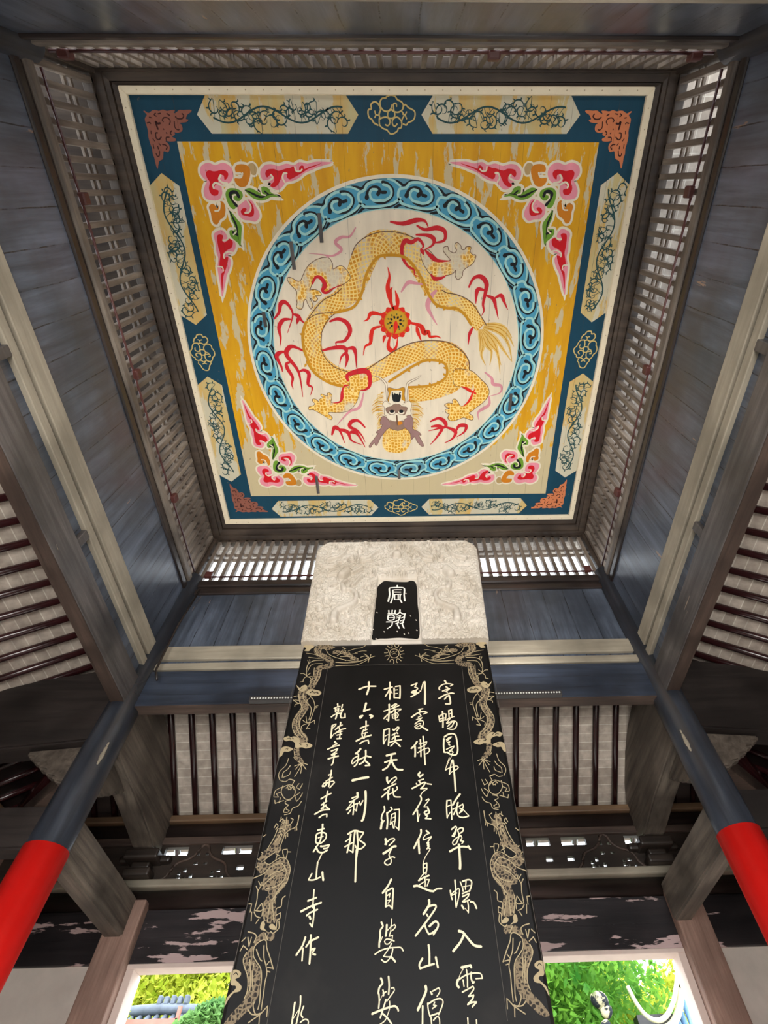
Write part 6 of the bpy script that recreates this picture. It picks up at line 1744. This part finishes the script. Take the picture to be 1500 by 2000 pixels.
tree(-2.7, 11.2, 4.0, 1.5, 'leaf_yellow', 'bushy yellow-green tree just left of the stele', 4, 0, 12000, .1)
tree(-2.38, 8.5, 3.15, .5, 'leaf_deep', 'small deep green tree beside the left edge of the stele', 5, 0, 8000, .075, False, .06)
tree(1.9, 10.5, 3.7, 1.7, 'leaf_green', 'fresh green tree filling the right opening', 6, 0, 16000, .1, True, .1)
tree(4.3, 12.8, 4.3, 1.9, 'leaf_yellow', 'yellow-green tree behind the upturned roof corner', 7, 0, 14000, .12)
tree(2.5, 8.6, 2.2, .75, 'leaf_green', 'low bright green tree in front of the upturned roof', 8, 0, 8000, .08, False, .05)
tree(-3.95, 8.6, 3.2, .6, 'leaf_yellow', 'small yellow-green tree in front of the garden wall, far left', 10, 0, 8000, .075, False, .05)
b = BM(); rd = random.Random(4)
for k in range(18): leaves(b, (-10+k*1.2, 17+rd.uniform(-1, 1), 3.0+rd.uniform(-.6, 1.)), (1.6, 1.1, 2.6), 1100, .24, 90+k)
o = solo('background_foliage', b, M['leaf_green'], 'dense green leaves of the far tree belt behind the garden', 'foliage'); o['kind'] = 'stuff'
# tiled garden wall at the left
wl = empty('garden_wall', (-3.3, 9.25, -.14), 'grey tiled garden wall seen through the left opening', 'wall')
b = BM(); box(b, -3.95, -2.75, 9.15, 9.35, -.14, 3.5); part('wall_body', b, M['tile'], wl)
b = BM()
for k in range(12):
    x = -4.0+k*.11; tube(b, [(x, 8.9, 3.5), (x, 9.25, 3.74)], .034, 8); tube(b, [(x, 9.25, 3.74), (x, 9.6, 3.5)], .034, 8)
box(b, -4.05, -2.7, 8.96, 9.54, 3.46, 3.55); part('tile_rows', b, M['tile'], wl)
b = BM(); tube(b, [(-4.1, 9.25, 3.78), (-3.85, 9.25, 3.8), (-3.4, 9.25, 3.82), (-3.0, 9.25, 3.8), (-2.65, 9.25, 3.76)], .06, 10)
for k in range(5): box(b, -3.5+k*.09, -3.44+k*.09, 9.2, 9.3, 3.85, 3.95-.01*(k % 2), .015)
part('ridge', b, M['tile'], wl)
fr = empty('red_frame', (-2.75, 8.3, -.14), 'thin red-painted frame in front of the garden wall', 'frame')
for x in (-2.85, -2.62): b = BM(); box(b, x-.02, x+.02, 8.28, 8.32, -.14, 3.6); part('upright', b, M['redframe'], fr)
b = BM(); box(b, -3.9, -2.6, 8.28, 8.32, 3.44, 3.49); part('crossbar', b, M['redframe'], fr)
# upturned roof corner at the right
up = empty('upturned_roof', (3.9, 9.0, 2.6), 'blue-tiled roof with a pale upturned eave corner at right', 'roof')
b = BM(); tube(b, [(p.x, 9.0, p.y) for p in cr([Vector(q) for q in ((2.84, 3.84), (2.89, 3.68), (2.97, 3.55), (3.1, 3.49), (3.25, 3.54), (3.4, 3.68), (3.52, 3.86), (3.6, 4.0), (3.66, 4.12))], False, 4)], .028, 8); part('eave_edge', b, M['lime'], up)
b = BM(); tube(b, [(p.x, 9.04, p.y) for p in cr([Vector(q) for q in ((3.12, 3.40), (3.3, 3.46), (3.46, 3.62), (3.58, 3.84), (3.66, 4.05), (3.69, 4.14))], False, 4)], [.045]*14+[.04]*4+[.025]*3, 8); part('hip_ridge', b, M['lime'], up)
b = BM(); box(b, 2.95, 3.6, 9.3, 9.5, 2.6, 3.62); part('shaded_front', b, M['dark_X'], up)  # dark timber panel behind the eave edge
b = BM()
RP = [(3.12, 3.40), (3.3, 3.44), (3.46, 3.6), (3.58, 3.82), (3.66, 4.03), (3.72, 4.08), (4.6, 3.9)]
for k in range(14):
    x = 3.26+k*.075
    z1 = next(a[1]+(c[1]-a[1])*(x-a[0])/(c[0]-a[0]) for a, c in zip(RP, RP[1:]) if a[0] <= x <= c[0])
    tube(b, [(x+.12, 9.1, 2.6), (x+.05, 9.14, (2.6+z1)/2-.06), (x, 9.12, z1-.02)], .036, 8)
part('tile_rows', b, M['tileblue'], up)
b = BM(); box(b, 3.0, 4.6, 9.2, 10.2, -.14, 3.1); part('house_body', b, M['plaster'], up)
# mottled garden rock
rk = BM()
for k, (x, z, r) in enumerate([(2.34+.02*j+.03*math.sin(j*2.3), 3.62-.11*j, .075+.012*j+.02*math.cos(j*1.7)) for j in range(12)]+[(2.5, 2.1, .32), (2.5, 1.6, .4), (2.5, 1.0, .45), (2.5, .4, .5)]):
    v = bmesh.ops.create_icosphere(rk, subdivisions=3, radius=r, matrix=Matrix.Translation((x, 8.7, z)))['verts']
    for q in v: q.co += (q.co-Vector((x, 8.7, z)))*noise.noise(q.co*5)*.6
_t = NT('mottled_rock'); M['rock'] = _t.fin(_t.ramp(_t.noise((1, 1, 1), 9, 4), [(.46, srgb(40, 44, 50)), (.52, srgb(190, 182, 150))]), .8, .2)
solo('garden_rock', rk, M['rock'], 'tall mottled grey garden rock right of the stele', 'rock')
